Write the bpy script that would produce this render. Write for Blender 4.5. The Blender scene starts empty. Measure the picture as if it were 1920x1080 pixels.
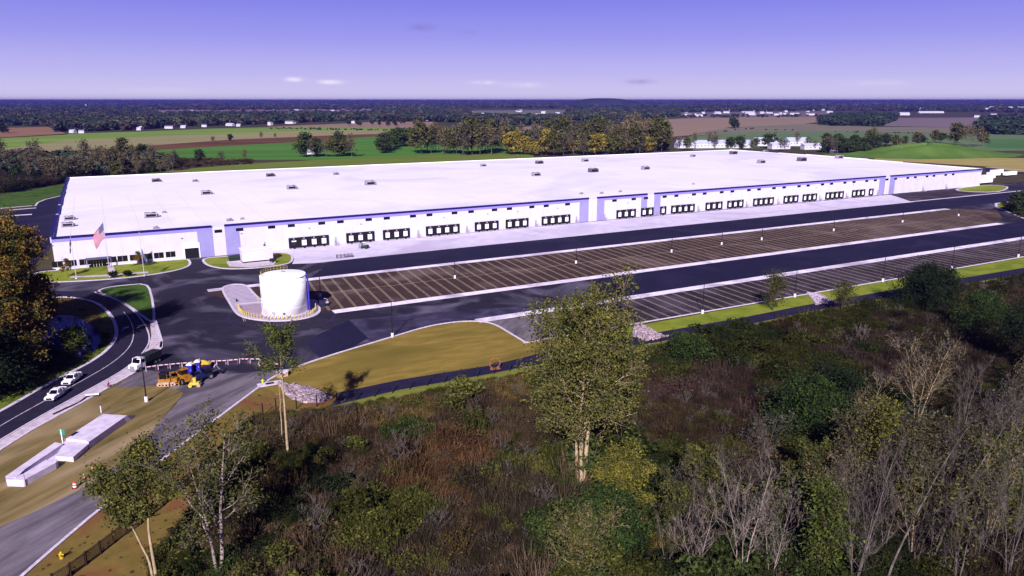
import bpy, math, random
import numpy as np
from mathutils import Vector, Matrix, Euler
R = math.radians
scene = bpy.context.scene
COL = scene.collection
rnd = random.Random(7)

# ------------------------------------------------------------------ camera
FPX, HZ, CH = 1400.0, 188.0, 62.0          # focal length in 1920-px units, horizon row, camera height (m)
TAN = (540 - HZ) / FPX
PITCH = math.atan(TAN); CS = math.cos(PITCH)
cam = bpy.data.cameras.new('camera'); co = bpy.data.objects.new('camera', cam); COL.objects.link(co)
co.location = (0, 0, CH); co.rotation_euler = (R(90) - PITCH, 0, 0)
cam.sensor_width = 36; cam.lens = 36 * FPX / 1920; cam.clip_start = 0.5; cam.clip_end = 90000
scene.camera = co

# ------------------------------------------------------------------ world, sun, exposure
SUN_EL = 31.0
SD = Vector((0.12, 1.0, -math.tan(R(SUN_EL)) * 1.007)).normalized()
w = bpy.data.worlds.new('World'); scene.world = w; w.use_nodes = True
nt = w.node_tree; N = nt.nodes; L = nt.links
bg = N['Background']
sky = N.new('ShaderNodeTexSky'); sky.sky_type = 'NISHITA'; sky.sun_disc = False
sky.sun_elevation = R(SUN_EL); sky.sun_rotation = R(187)
geo = N.new('ShaderNodeTexCoord')
sep = N.new('ShaderNodeSeparateXYZ'); L.new(geo.outputs['Generated'], sep.inputs[0])
def wm(op, a, b=None, c=None):
    n = N.new('ShaderNodeMath'); n.operation = op
    for i, v in enumerate((a, b, c)):
        if v is None: continue
        if isinstance(v, (int, float)): n.inputs[i].default_value = v
        else: L.new(v, n.inputs[i])
    return n.outputs[0]
ramp = N.new('ShaderNodeValToRGB'); L.new(wm('MULTIPLY', sep.outputs[2], 4.0), ramp.inputs[0])
E_ = ramp.color_ramp.elements
E_[0].position = 0.0; E_[0].color = (.76, .70, .96, 1)
E_[1].position = 0.54; E_[1].color = (.19, .19, .80, 1)
for p_, c_ in ((.12, (.56, .52, .92, 1)), (.30, (.345, .335, .87, 1)), (.66, (.09, .08, .42, 1)), (1.0, (.016, .015, .13, 1))):
    e = E_.new(p_); e.color = c_
# clouds: small wisps low in the sky, at (azimuth tangent, elevation)
azt = wm('DIVIDE', sep.outputs[0], sep.outputs[1])
nz = N.new('ShaderNodeTexNoise'); nz.inputs['Scale'].default_value = 60; nz.inputs['Detail'].default_value = 5
L.new(geo.outputs['Generated'], nz.inputs['Vector'])
nf = wm('SUBTRACT', nz.outputs[0], 0.5)
def cloudmask(lst):
    tot = None
    for (px, py, rx, ry, s) in lst:
        ax = (px - 960) * CS / FPX; el = (HZ - py) * CS / FPX
        dx = wm('DIVIDE', wm('SUBTRACT', azt, ax), rx * CS / FPX)
        dz = wm('DIVIDE', wm('SUBTRACT', sep.outputs[2], el), ry * CS / FPX)
        d2 = wm('ADD', wm('MULTIPLY', dx, dx), wm('MULTIPLY', dz, dz))
        m = wm('MULTIPLY', wm('EXPONENT', wm('MULTIPLY', d2, -1.0)), s)
        m = wm('MULTIPLY', m, wm('ADD', wm('MULTIPLY', nf, 3.2), 1.0))
        tot = m if tot is None else wm('ADD', tot, m)
    cl = N.new('ShaderNodeClamp'); L.new(tot, cl.inputs[0]); return wm('MULTIPLY', cl.outputs[0], wm('GREATER_THAN', sep.outputs[1], 0))
white = cloudmask([(553, 152, 14, 3.5, 1.1), (622, 156, 20, 3.5, .9), (908, 156, 24, 3.5, .55), (985, 160, 30, 4.5, .5), (1640, 160, 60, 5, .2), (300, 172, 90, 5, .2)])
dark = cloudmask([(797, 60, 26, 6, .28), (878, 67, 16, 3.5, .2), (1200, 155, 26, 4.5, .28)])
m1 = N.new('ShaderNodeMix'); m1.data_type = 'RGBA'; L.new(white, m1.inputs[0]); L.new(ramp.outputs[0], m1.inputs[6]); m1.inputs[7].default_value = (.93, .85, 1.0, 1)
m2 = N.new('ShaderNodeMix'); m2.data_type = 'RGBA'; L.new(dark, m2.inputs[0]); L.new(m1.outputs[2], m2.inputs[6]); m2.inputs[7].default_value = (.18, .16, .42, 1)
# physically based sky adds the rest of the light
sk = N.new('ShaderNodeMix'); sk.data_type = 'RGBA'; sk.blend_type = 'ADD'; sk.inputs[0].default_value = 1
m3 = N.new('ShaderNodeMix'); m3.data_type = 'RGBA'; m3.blend_type = 'MULTIPLY'; m3.inputs[0].default_value = 1
L.new(sky.outputs[0], m3.inputs[6]); m3.inputs[7].default_value = (.03, .025, .06, 1)
m4 = N.new('ShaderNodeMix'); m4.data_type = 'RGBA'; m4.blend_type = 'MULTIPLY'; m4.inputs[0].default_value = 1
L.new(m2.outputs[2], m4.inputs[6]); m4.inputs[7].default_value = (5.9, 5.9, 5.9, 1)
L.new(m4.outputs[2], sk.inputs[6]); L.new(m3.outputs[2], sk.inputs[7]); sk.clamp_result = False
L.new(sk.outputs[2], bg.inputs[0]); bg.inputs[1].default_value = 0.1
sl = bpy.data.lights.new('sun', 'SUN'); sl.energy = 4.9; sl.angle = R(.5); sl.color = (1.0, .94, .955)
so = bpy.data.objects.new('sun', sl); COL.objects.link(so); so.rotation_euler = SD.to_track_quat('-Z', 'Y').to_euler()
vs = scene.view_settings; vs.view_transform = 'Standard'; vs.look = 'None'; vs.gamma = 1; vs.exposure = 0.65
scene.cycles.volume_bounces = 0; scene.cycles.max_bounces = 4; scene.cycles.diffuse_bounces = 2
scene.cycles.use_fast_gi = False

# ------------------------------------------------------------------ places
def P(x, y, z=0.0):                      # ground (or level z) point seen at pixel (x, y) of the 1920x1080 photo
    h = CH - z
    return (h * (x - 960) / (CS * (y - HZ)), h * (FPX - (y - 540) * TAN) / (y - HZ))
AZ = R(61.51)
UX, UY = math.sin(AZ), math.cos(AZ)      # long direction of the site
def W(u, v): return (u * UX - v * UY, u * UY + v * UX)
SITE_ROT = math.atan2(UY, UX)

# ------------------------------------------------------------------ helpers
def lin(h):
    h = h.lstrip('#'); o = []
    for i in (0, 2, 4):
        c = int(h[i:i+2], 16) / 255
        o.append(c / 12.92 if c <= .04045 else ((c + .055) / 1.055) ** 2.4)
    return o
MATS = {}
def mat(name, c1, c2=None, scale=1.0, rough=.8, bump=0.0, detail=4, spec=.3, metal=0, stretch=None, rot=0, c3=None, s3=.1, contrast=(.35, .65), k=1.0, coord='Object'):
    if name in MATS: return MATS[name]
    m = bpy.data.materials.new(name); m.use_nodes = True; t = m.node_tree
    b = t.nodes['Principled BSDF']; b.inputs['Roughness'].default_value = rough
    b.inputs['Specular IOR Level'].default_value = spec * (.5 if coord == 'World' else 1); b.inputs['Metallic'].default_value = metal
    f = lambda c: tuple(x * k for x in (lin(c) if isinstance(c, str) else c)) + (1,)
    b.inputs['Base Color'].default_value = f(c1)
    if c2 is not None:
        g = t.nodes.new('ShaderNodeNewGeometry' if coord == 'World' else 'ShaderNodeTexCoord')
        src = g.outputs['Position'] if coord == 'World' else g.outputs['Object']
        mp = t.nodes.new('ShaderNodeMapping'); t.links.new(src, mp.inputs[0])
        mp.inputs['Rotation'].default_value = (0, 0, rot)
        if stretch: mp.vector_type = 'TEXTURE'; mp.inputs['Scale'].default_value = tuple(1/q for q in stretch)
        def noise(s, lo, hi, det=detail, dist=0.0):
            n = t.nodes.new('ShaderNodeTexNoise'); n.inputs['Scale'].default_value = s; n.inputs['Detail'].default_value = det; n.inputs['Roughness'].default_value = .68 if det >= 6 else .5
            n.inputs['Distortion'].default_value = dist
            t.links.new(mp.outputs[0], n.inputs['Vector'])
            r = t.nodes.new('ShaderNodeMapRange'); r.inputs[1].default_value = lo; r.inputs[2].default_value = hi
            t.links.new(n.outputs[0], r.inputs[0]); return r.outputs[0], n.outputs[0]
        fac, raw = noise(scale, *contrast)
        mx = t.nodes.new('ShaderNodeMix'); mx.data_type = 'RGBA'; t.links.new(fac, mx.inputs[0])
        mx.inputs[6].default_value = f(c1); mx.inputs[7].default_value = f(c2); out = mx.outputs[2]
        if c3 is not None:
            fac3, _ = noise(s3, .48, .66, 5, 1.4)
            m3_ = t.nodes.new('ShaderNodeMix'); m3_.data_type = 'RGBA'; t.links.new(fac3, m3_.inputs[0])
            t.links.new(out, m3_.inputs[6]); m3_.inputs[7].default_value = f(c3); out = m3_.outputs[2]
        t.links.new(out, b.inputs['Base Color'])
        if bump:
            bp = t.nodes.new('ShaderNodeBump'); bp.inputs['Strength'].default_value = bump; bp.inputs['Distance'].default_value = .1
            t.links.new(raw, bp.inputs['Height']); t.links.new(bp.outputs[0], b.inputs['Normal'])
    MATS[name] = m; return m
def leafmat(name, c, var=.55, inst=False, c2=None):
    m = bpy.data.materials.new(name); m.use_nodes = True; t = m.node_tree
    b = t.nodes['Principled BSDF']; b.inputs['Roughness'].default_value = .75; b.inputs['Specular IOR Level'].default_value = .04
    g = t.nodes.new('ShaderNodeNewGeometry')
    r = t.nodes.new('ShaderNodeMapRange'); t.links.new(g.outputs['Random Per Island'], r.inputs[0]); r.inputs[3].default_value = 1 - var; r.inputs[4].default_value = 1 + var
    if inst:
        a = t.nodes.new('ShaderNodeAttribute'); a.attribute_type = 'INSTANCER'; a.attribute_name = 'col'; src = a.outputs['Color']
    else:
        n = t.nodes.new('ShaderNodeTexNoise'); n.inputs['Scale'].default_value = .35; tc = t.nodes.new('ShaderNodeTexCoord'); t.links.new(tc.outputs['Object'], n.inputs['Vector'])
        rr = t.nodes.new('ShaderNodeMapRange'); rr.inputs[1].default_value = .4; rr.inputs[2].default_value = .6; t.links.new(n.outputs[0], rr.inputs[0])
        mx = t.nodes.new('ShaderNodeMix'); mx.data_type = 'RGBA'; t.links.new(rr.outputs[0], mx.inputs[0])
        mx.inputs[6].default_value = tuple(c) + (1,); mx.inputs[7].default_value = tuple(c2 or [x * .6 for x in c]) + (1,); src = mx.outputs[2]
    mu = t.nodes.new('ShaderNodeVectorMath'); mu.operation = 'SCALE'; t.links.new(src, mu.inputs[0]); t.links.new(r.outputs[0], mu.inputs['Scale'])
    t.links.new(mu.outputs[0], b.inputs['Base Color']); return m

class MB:
    def __init__(s): s.v = []; s.f = []; s.m = []; s.mats = []
    def mi(s, m):
        if m not in s.mats: s.mats.append(m)
        return s.mats.index(m)
    def add(s, vs, fs, m):
        o = len(s.v); i = s.mi(m); s.v += [tuple(p) for p in vs]; s.f += [tuple(a + o for a in f) for f in fs]; s.m += [i] * len(fs); return s
    def box(s, x0, x1, y0, y1, z0, z1, m, M=None):
        vs = [(x, y, z) for z in (z0, z1) for y in (y0, y1) for x in (x0, x1)]
        if M is not None: vs = [M @ Vector(p) for p in vs]
        return s.add(vs, [(0, 2, 3, 1), (4, 5, 7, 6), (0, 1, 5, 4), (2, 6, 7, 3), (0, 4, 6, 2), (1, 3, 7, 5)], m)
    def loft(s, rings, m, cap=True, closed=True):
        n = len(rings[0]); vs = [p for r in rings for p in r]; fs = []
        for k in range(len(rings) - 1):
            for i in range(n if closed else n - 1):
                j = (i + 1) % n; fs.append((k*n+i, k*n+j, (k+1)*n+j, (k+1)*n+i))
        if cap: fs += [tuple(range(n))[::-1], tuple((len(rings)-1)*n + i for i in range(n))]
        return s.add(vs, fs, m)
    def prism(s, poly, z0, z1, m):
        a = sum(poly[i][0]*poly[(i+1) % len(poly)][1] - poly[(i+1) % len(poly)][0]*poly[i][1] for i in range(len(poly)))
        if a < 0: poly = poly[::-1]
        return s.loft([[(x, y, z0) for x, y in poly], [(x, y, z1) for x, y in poly]], m)
    def side(s, prof, y0, y1, m, tuck=None):            # profile in x-z swept along y
        a = [(x, y0, z) for x, z in prof]; b = [(x, y1, z) for x, z in prof]
        return s.loft([a, b], m)
    def cyl(s, c, r, h, m, n=16, r2=None, axis='z'):
        r2 = r if r2 is None else r2; rings = []
        for k, (rr, t) in enumerate(((r, 0), (r2, h))):
            ring = []
            for i in range(n):
                a = 2*math.pi*i/n; p, q = rr*math.cos(a), rr*math.sin(a)
                ring.append({'z': (c[0]+p, c[1]+q, c[2]+t), 'y': (c[0]+p, c[1]+t, c[2]+q), 'x': (c[0]+t, c[1]+p, c[2]+q)}[axis])
            rings.append(ring)
        return s.loft(rings, m)
    def tube(s, pts, rad, m, n=6):
        pts = [Vector(p) for p in pts]; rings = []
        if not isinstance(rad, (list, tuple)): rad = [rad] * len(pts)
        for i, p in enumerate(pts):
            d = (pts[min(i+1, len(pts)-1)] - pts[max(i-1, 0)]).normalized()
            a = d.cross(Vector((0, 0, 1)) if abs(d.z) < .9 else Vector((1, 0, 0))).normalized(); b = d.cross(a)
            rings.append([p + (a*math.cos(2*math.pi*k/n) + b*math.sin(2*math.pi*k/n)) * rad[i] for k in range(n)])
        return s.loft(rings, m)
    def build(s, name, parent=None, smooth=False):
        me = bpy.data.meshes.new(name); me.from_pydata(s.v, [], s.f); me.update()
        for m in s.mats: me.materials.append(m)
        me.polygons.foreach_set('material_index', s.m)
        if smooth: me.polygons.foreach_set('use_smooth', [True] * len(s.f))
        o = bpy.data.objects.new(name, me); COL.objects.link(o)
        if parent is not None: o.parent = parent
        return o
ONES = 'first second third fourth fifth sixth seventh eighth ninth tenth eleventh twelfth thirteenth fourteenth fifteenth sixteenth seventeenth eighteenth nineteenth twentieth'.split()
def ordw(k):
    if k <= 20: return ONES[k-1]
    t, u = divmod(k, 10); tens = {2: 'twenty', 3: 'thirty', 4: 'forty', 5: 'fifty', 6: 'sixty'}[t]
    return (tens[:-1] + 'ieth') if u == 0 else tens + '-' + ONES[u-1]
def tag(o, label=None, cat=None, group=None, kind=None):
    if label: o['label'] = label
    if cat: o['category'] = cat
    if group: o['group'] = group
    if kind: o['kind'] = kind
    return o
def empty(name, x, y, z=0, rz=0):
    o = bpy.data.objects.new(name, None); COL.objects.link(o); o.empty_display_size = .5
    o.location = (x, y, z); o.rotation_euler = (0, 0, rz); return o
def thing(name, label, cat, x, y, z=0, rz=0, group=None): return tag(empty(name, x, y, z, rz), label, cat, group)
def copy_thing(root, x, y, z=0, rz=0, label=None, group=None, scale=None):
    r = root.copy(); COL.objects.link(r); r.location = (x, y, z); r.rotation_euler = (0, 0, rz)
    if label: r['label'] = label
    if group: r['group'] = group
    if scale: r.scale = scale
    for ch in root.children:
        c = ch.copy(); COL.objects.link(c); c.parent = r
        for g in ch.children:
            d = g.copy(); COL.objects.link(d); d.parent = c
    return r
def npobj(name, verts, quads, material, parent=None, link=True, n=4):
    me = bpy.data.meshes.new(name); verts = np.asarray(verts, np.float32); quads = np.asarray(quads, np.int32)
    me.vertices.add(len(verts)); me.vertices.foreach_set('co', verts.ravel())
    me.loops.add(quads.size); me.loops.foreach_set('vertex_index', quads.ravel())
    me.polygons.add(len(quads)); me.polygons.foreach_set('loop_start', np.arange(0, quads.size, n, dtype=np.int32))
    me.update(calc_edges=True); me.materials.append(material)
    o = bpy.data.objects.new(name, me)
    if link: COL.objects.link(o)
    if parent is not None: o.parent = parent
    return o
def leafquads(centers, size, rg, flat=.35, aspect=1.6):
    c = np.asarray(centers, float); n = len(c)
    a = rg.normal(size=(n, 3)); a[:, 2] *= flat + .3; a /= np.linalg.norm(a, axis=1)[:, None]
    b = np.cross(a, rg.normal(size=(n, 3))); b /= np.linalg.norm(b, axis=1)[:, None] + 1e-9
    s = size * rg.uniform(.55, 1.35, (n, 1)); A = a * s * aspect / 2; B = b * s / 2
    v = np.stack([c - A, c + B * .9, c + A, c - B * .9], 1).reshape(-1, 3)
    return v, np.arange(4 * n).reshape(-1, 4)

# ground sheets
def gp(pts): return [P(*p) for p in pts]
def sheet(name, pts, z, m, label, cat='ground', kind='structure'):
    me = bpy.data.meshes.new(name)
    a = sum(pts[i][0]*pts[(i+1) % len(pts)][1] - pts[(i+1) % len(pts)][0]*pts[i][1] for i in range(len(pts)))
    if a < 0: pts = pts[::-1]
    me.from_pydata([(x, y, z) for x, y in pts], [], [tuple(range(len(pts)))]); me.update(); me.materials.append(m)
    o = bpy.data.objects.new(name, me); COL.objects.link(o); return tag(o, label, cat, kind=kind)
def smooth(pts, it=2, closed=False):
    for _ in range(it):
        q = []
        n = len(pts)
        for i in range(n if closed else n - 1):
            a, b = pts[i], pts[(i+1) % n]
            q += [(a[0]*.75+b[0]*.25, a[1]*.75+b[1]*.25), (a[0]*.25+b[0]*.75, a[1]*.25+b[1]*.75)]
        pts = q if closed else [pts[0]] + q + [pts[-1]]
    return pts
def ribbon(mb, pts, wd, z0, z1, m, closed=False, off=0.0):
    n = len(pts); Lp = []; Rp = []
    for i in range(n):
        a = Vector(pts[(i-1) % n] if (closed or i > 0) else pts[0]); b = Vector(pts[(i+1) % n] if (closed or i < n-1) else pts[-1])
        d = (b - a); d = d.normalized() if d.length > 1e-6 else Vector((1, 0)); nn = Vector((-d.y, d.x)); p = Vector(pts[i]) + nn * off
        Lp.append(p + nn*wd/2); Rp.append(p - nn*wd/2)
    rings = [[(l.x, l.y, z0), (l.x, l.y, z1), (r.x, r.y, z1), (r.x, r.y, z0)] for l, r in zip(Lp, Rp)]
    if closed: rings.append(rings[0])
    mb.loft(rings, m, cap=not closed)
def kerb(name, pts, label, wd=.35, h=.15, closed=False, m=None, z0=-.05):
    mb = MB(); ribbon(mb, pts, wd, z0, h, m or M_KERB, closed); return tag(mb.build(name), label, 'kerb', kind='structure')
def inpoly(x, y, poly):
    r = np.zeros(len(x), bool); n = len(poly)
    for i in range(n):
        x0, y0 = poly[i]; x1, y1 = poly[(i+1) % n]
        c = ((y0 > y) != (y1 > y)) & (x < (x1-x0) * (y-y0) / ((y1-y0) if y1 != y0 else 1e-9) + x0); r ^= c
    return r

# ------------------------------------------------------------------ materials
M_KERB = mat('kerb_concrete', '#d8ccdf', '#b9abc0', 1.5, .85, coord='World')
M_STRIP = mat('strip_concrete', '#f0e6fa', '#dccfe6', .5, .85, c3='#b3a4bb', s3=.06, coord='World')
M_APRON = mat('apron_concrete', '#d6cce4', '#c7bcd6', .25, .85, c3='#bbb0cb', s3=.03, coord='World')
M_WALK = mat('walk_concrete', '#cdbecb', '#b09fb2', .8, .85, coord='World')
M_ASPH = mat('asphalt', '#1c1a33', '#23203b', .35, .8, c3='#2a2642', s3=.035, coord='World', spec=.2)
M_ASPH2 = mat('yard_asphalt', '#24212f', '#2d2939', .22, .8, c3='#5e576c', s3=.045, coord='World', spec=.2, detail=6)
M_ROAD = mat('road_asphalt', '#241f34', '#2b263c', .5, .8, coord='World', spec=.2)
M_LOT = mat('lot_asphalt', '#3a2a2a', '#483736', .5, .85, c3='#625150', s3=.035, coord='World', spec=.2, detail=6)
M_LOT2 = mat('south_lot_asphalt', '#2b232e', '#372d38', .3, .85, c3='#554a5a', s3=.04, coord='World', spec=.2)
M_GRAV = mat('dusty_asphalt', '#59505c', '#7d7380', .4, .9, c3='#4b4450', s3=.09, coord='World', detail=7, stretch=(.25, 1.2, 1), rot=1.2)
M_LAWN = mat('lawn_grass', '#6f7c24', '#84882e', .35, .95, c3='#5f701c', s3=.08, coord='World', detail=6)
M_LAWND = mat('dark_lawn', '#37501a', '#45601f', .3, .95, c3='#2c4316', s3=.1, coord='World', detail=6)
M_TURF = mat('dry_turf', '#73602a', '#907a3a', .3, .95, c3='#695c26', s3=.05, coord='World', detail=7, stretch=(.4, 1.3, 1), rot=.46)
M_DIRT = mat('rough_dirt', '#554a26', '#85714a', .25, .95, c3='#9c876c', s3=.05, coord='World', detail=8, stretch=(.22, 1.3, 1), rot=1.27)
M_STRAW = mat('worn_grass', '#635528', '#7a6434', .35, .95, c3='#74492f', s3=.08, coord='World', detail=8)
M_BASE = mat('base_ground', '#3a3524', '#4a402c', .06, .95, c3='#2f3a1e', s3=.012, coord='World', detail=8)
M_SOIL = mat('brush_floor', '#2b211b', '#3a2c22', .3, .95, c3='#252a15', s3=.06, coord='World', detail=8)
M_WHITE = mat('white_paint', '#efe8f5', None, rough=.5)
M_DARK = mat('dark_steel', '#15131c', None, rough=.5, spec=.4)
M_YEL = mat('yellow_line', '#cfc0a2', '#8f8070', 1.2, .8, coord='World', detail=6)
M_WLINE = mat('white_line', '#d8d0e0', '#8d869a', .8, .8, coord='World', detail=6)

# ================================================================== GROUND
S = 30000
tag(MB().add([(-S, -3000, 0), (S, -3000, 0), (S, 50000, 0), (-S, 50000, 0)], [(0, 1, 2, 3)], M_BASE).build('ground'), 'open brown and green land out to the horizon', 'ground', kind='structure')

BRUSH = gp([(255, 1190), (290, 1060), (335, 990), (400, 905), (455, 840), (520, 778), (600, 770), (680, 757), (760, 745), (920, 713), (1060, 688), (1240, 648), (1400, 616), (1500, 597), (1700, 561), (1920, 519), (2250, 470), (2250, 1190)])
LBRUSH = gp([(-200, 830), (0, 740), (95, 690), (140, 676), (105, 662), (78, 627), (60, 600), (90, 590), (90, 560), (60, 535), (-250, 560)])
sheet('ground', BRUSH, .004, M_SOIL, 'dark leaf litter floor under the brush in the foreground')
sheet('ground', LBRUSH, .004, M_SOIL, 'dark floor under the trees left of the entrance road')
sheet('ground', gp([(30, 600), (90, 556), (130, 559), (160, 563), (190, 573), (212, 594), (216, 615), (200, 650), (160, 678), (60, 650)]), .002, mat('bank', '#4d421c', '#6a5a24', .3, .95, coord='World'), 'brown grass bank around the small pond')
road_L = gp(smooth([(-120, 832), (0, 773), (100, 714), (165, 683), (203, 656), (219, 632), (218, 612), (208, 590), (185, 569), (155, 560), (120, 556), (60, 562)]))
road_R = gp(smooth([(178, 548), (215, 561), (245, 577), (270, 604), (282, 632), (276, 654), (240, 691), (150, 740), (60, 790), (0, 826), (-120, 898)]))
asph = [W(-110, 326), W(760, 326), W(800, 163), W(92, 163)] + gp([(985, 642), (950, 622), (925, 607), (905, 602), (870, 603), (800, 613), (735, 633), (650, 658), (590, 676), (545, 692), (515, 705), (487, 725), (430, 722), (262, 704), (268, 668), (303, 640), (291, 602), (283, 545), (270, 532), (178, 548), (120, 556), (-120, 575)])
sheet('road', asph, .012, M_ASPH2, 'dark asphalt yard and lanes around the warehouse', 'road')
sheet('road', [W(60, 264), W(760, 264), W(760, 291), W(78, 291)], .016, M_ASPH, 'dark truck lane in front of the docks', 'road')
ty = MB(); g_ = random.Random(8); M_TY = mat('tyre_dust', '#37324c', '#2a2641', .6, .9, coord='World', detail=6)
for k in range(22):                                  # faint dusty turning tracks in the yard
    cx, cy = P(g_.uniform(310, 560), g_.uniform(560, 680)); r_ = g_.uniform(9, 26); a0_ = g_.uniform(0, 6.28); sp_ = g_.uniform(.8, 2.0)
    ribbon(ty, [(cx + r_*math.cos(a0_ + sp_*i/12), cy + r_*math.sin(a0_ + sp_*i/12)) for i in range(13)], g_.uniform(.2, .55), .0135, .0145 + k*.00005, M_TY)
tag(ty.build('tyre_marks'), 'faint dusty turning marks on the yard asphalt', 'markings', kind='structure')
sheet('road', [W(130, 189), W(760, 189), W(760, 214.6), W(150, 214.6)], .016, M_ASPH, 'dark lane between the two trailer lots', 'road')
sheet('road', gp([(568, 640), (655, 600), (690, 634), (655, 655), (600, 672)]), .016, M_ASPH, 'fresh darker asphalt patch beside the turf triangle', 'road')
sheet('road', gp([(655, 600), (760, 590), (900, 580), (1070, 568), (1076, 585), (920, 600), (870, 603), (800, 613), (735, 633), (700, 643)]), .017, mat('dusty_lane', '#322d45', '#4e4763', .3, .85, c3='#262238', s3=.06, coord='World', detail=8), 'lighter dusty asphalt beside the turf triangle', 'road')
sheet('road', road_L + gp([(100, 545)]) + road_R, .018, M_ROAD, 'curving two lane entrance road', 'road')
wl = MB()
ribbon(wl, gp(smooth([(-60, 838), (0, 798), (90, 748), (165, 708), (215, 678), (245, 650), (252, 625), (245, 600), (232, 585)])), .22, .022, .026, M_WLINE)
for cx, cy in ((234, 616), (262, 612)):      # lane arrows
    X, Y = P(cx, cy); wl.add([(X-.2, Y-1.6, .026), (X+.2, Y-1.6, .026), (X+.2, Y+.4, .026), (X-.2, Y+.4, .026), (X-.9, Y+.4, .026), (X+.9, Y+.4, .026), (X, Y+2.2, .026)], [(0, 1, 2, 3), (4, 5, 6)], M_WLINE)
tag(wl.build('road_markings'), 'thin centre line and arrows on the entrance road', 'markings', kind='structure')
walk = gp([(276, 654), (303, 641), (301, 652), (266, 690), (240, 706), (150, 757), (60, 806), (0, 844), (-120, 915)])
sheet('pavement', road_R[road_R.index(min(road_R, key=lambda p: (p[0]-P(276, 654)[0])**2 + (p[1]-P(276, 654)[1])**2)):][::-1] + walk, .05, M_WALK, 'pale concrete sidewalk along the entrance road', 'pavement')
kerb('kerb', road_L, 'pale kerb on the pond side of the entrance road', .9)
kerb('kerb', road_R, 'pale kerb on the yard side of the entrance road', .35)
kerb('kerb', gp([(303, 641), (301, 654), (266, 690), (240, 706), (150, 757), (60, 806), (0, 844), (-120, 915)]), 'outer kerb of the sidewalk by the dirt patch', .6)
# median
med = gp(smooth([(181, 547), (200, 539), (235, 535), (272, 532), (283, 545), (291, 602), (281, 603), (265, 591), (245, 576), (215, 560)], 1, True))
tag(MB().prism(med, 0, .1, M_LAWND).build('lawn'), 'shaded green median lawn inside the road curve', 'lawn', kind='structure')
kerb('kerb', med, 'kerb around the median lawn', .7, closed=True)
wed = gp([(281, 603), (291, 602), (303, 640), (270, 664), (279, 652), (284, 630)])
tag(MB().prism(wed, 0, .12, M_WALK).build('pavement'), 'pale concrete wedge at the tip of the median', 'pavement', kind='structure')
kerb('kerb', gp([(291, 602), (303, 641), (302, 652)]), 'kerb of the concrete wedge at the median tip', .8)
sheet('lawn', road_L[:len(road_L)*3//4] + gp([(192, 596), (196, 630), (180, 650), (150, 668), (100, 690), (0, 742), (-120, 795)]), .012, mat('verge', '#4a5a1c', '#6b7426', .4, .95, c3='#39471a', s3=.1, coord='World', detail=6), 'rough green verge between the entrance road and the brush', 'lawn')
wat = mat('pond_water', '#151a8a', '#10136a', .1, .08, spec=.5, coord='World')
sheet('pond', gp(smooth([(62, 600), (100, 590), (140, 592), (162, 603), (182, 620), (190, 640), (184, 655), (160, 668), (138, 672), (110, 660), (80, 628)], 2, True)), .02, wat, 'small deep blue pond left of the entrance road', 'pond')
# dirt, gravel, turf
sheet('ground', gp([(-120, 918), (0, 845), (60, 807), (150, 758), (240, 707), (262, 692), (300, 700), (345, 738), (325, 760), (300, 790), (250, 850), (150, 918), (60, 962), (-120, 1040)]), .02, M_DIRT, 'worn olive and tan dirt patch around the concrete pads')
sheet('road', gp([(262, 692), (300, 697), (430, 702), (530, 692), (515, 706), (487, 726), (400, 790), (290, 873), (150, 985), (40, 1085), (-120, 1210), (-320, 1100), (-120, 1040), (60, 962), (150, 918), (250, 850), (300, 790), (330, 758), (345, 735), (300, 722), (215, 728), (240, 708)]), .026, M_GRAV, 'dusty grey purple worn asphalt road', 'road')
kerb('kerb', gp(smooth([(10, 1108), (150, 985), (290, 873), (400, 790), (487, 725), (515, 705), (545, 692), (590, 676), (650, 657), (735, 632), (800, 612), (850, 604), (880, 602), (908, 603), (930, 609), (950, 621), (985, 642)])), 'long pale kerb from the dusty road round the turf triangle', .55)
sheet('lawn', gp([(-160, 1240), (40, 1087), (150, 985), (290, 873), (400, 790), (487, 725), (530, 700), (640, 745), (600, 772), (520, 780), (455, 842), (400, 907), (335, 992), (290, 1062), (255, 1190)]), .01, M_STRAW, 'worn brown grass strip along the steel fence', 'lawn')
tri = gp([(487, 725), (515, 705), (545, 692), (590, 676), (650, 657), (735, 632), (800, 612), (850, 604), (880, 602), (908, 603), (930, 609), (950, 621), (985, 642), (1045, 633), (1090, 626), (1090, 646), (1045, 655), (920, 685), (750, 712), (640, 735), (600, 750), (530, 740)])
sheet('lawn', tri, .014, M_TURF, 'golden brown turf triangle between yard and path', 'lawn')
sheet('lawn', gp([(1045, 633), (1210, 608), (1318, 588), (1490, 557), (1655, 528), (1784, 506), (1920, 483), (2150, 444), (2150, 468), (1920, 502), (1700, 539), (1500, 574), (1400, 594), (1240, 622), (1045, 656)]), .018, M_LAWN, 'bright green grass strip south of the trailer lot', 'lawn')
pathm = mat('path_asphalt', '#1f1b36', '#28233f', .3, .8, coord='World')
sheet('path', gp([(640, 735), (750, 712), (920, 685), (1045, 655), (1240, 622), (1400, 594), (1500, 574), (1700, 539), (1920, 502), (2150, 468), (2150, 477), (1920, 513), (1700, 551), (1500, 588), (1400, 609), (1240, 640), (1060, 673), (920, 701), (750, 731), (660, 752), (620, 762)]), .022, pathm, 'dark paved path along the fence', 'path')
sheet('lawn', gp([(610, 765), (660, 752), (750, 731), (920, 701), (1060, 673), (1240, 640), (1400, 609), (1500, 588), (1700, 551), (1920, 513), (1920, 519), (1700, 561), (1500, 597), (1400, 616), (1240, 650), (1060, 688), (920, 715), (760, 747), (680, 760)]), .016, mat('fence_verge', '#68722c', '#7d7a35', .4, .95, coord='World', detail=6), 'thin green grass strip under the fence posts', 'lawn')

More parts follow.
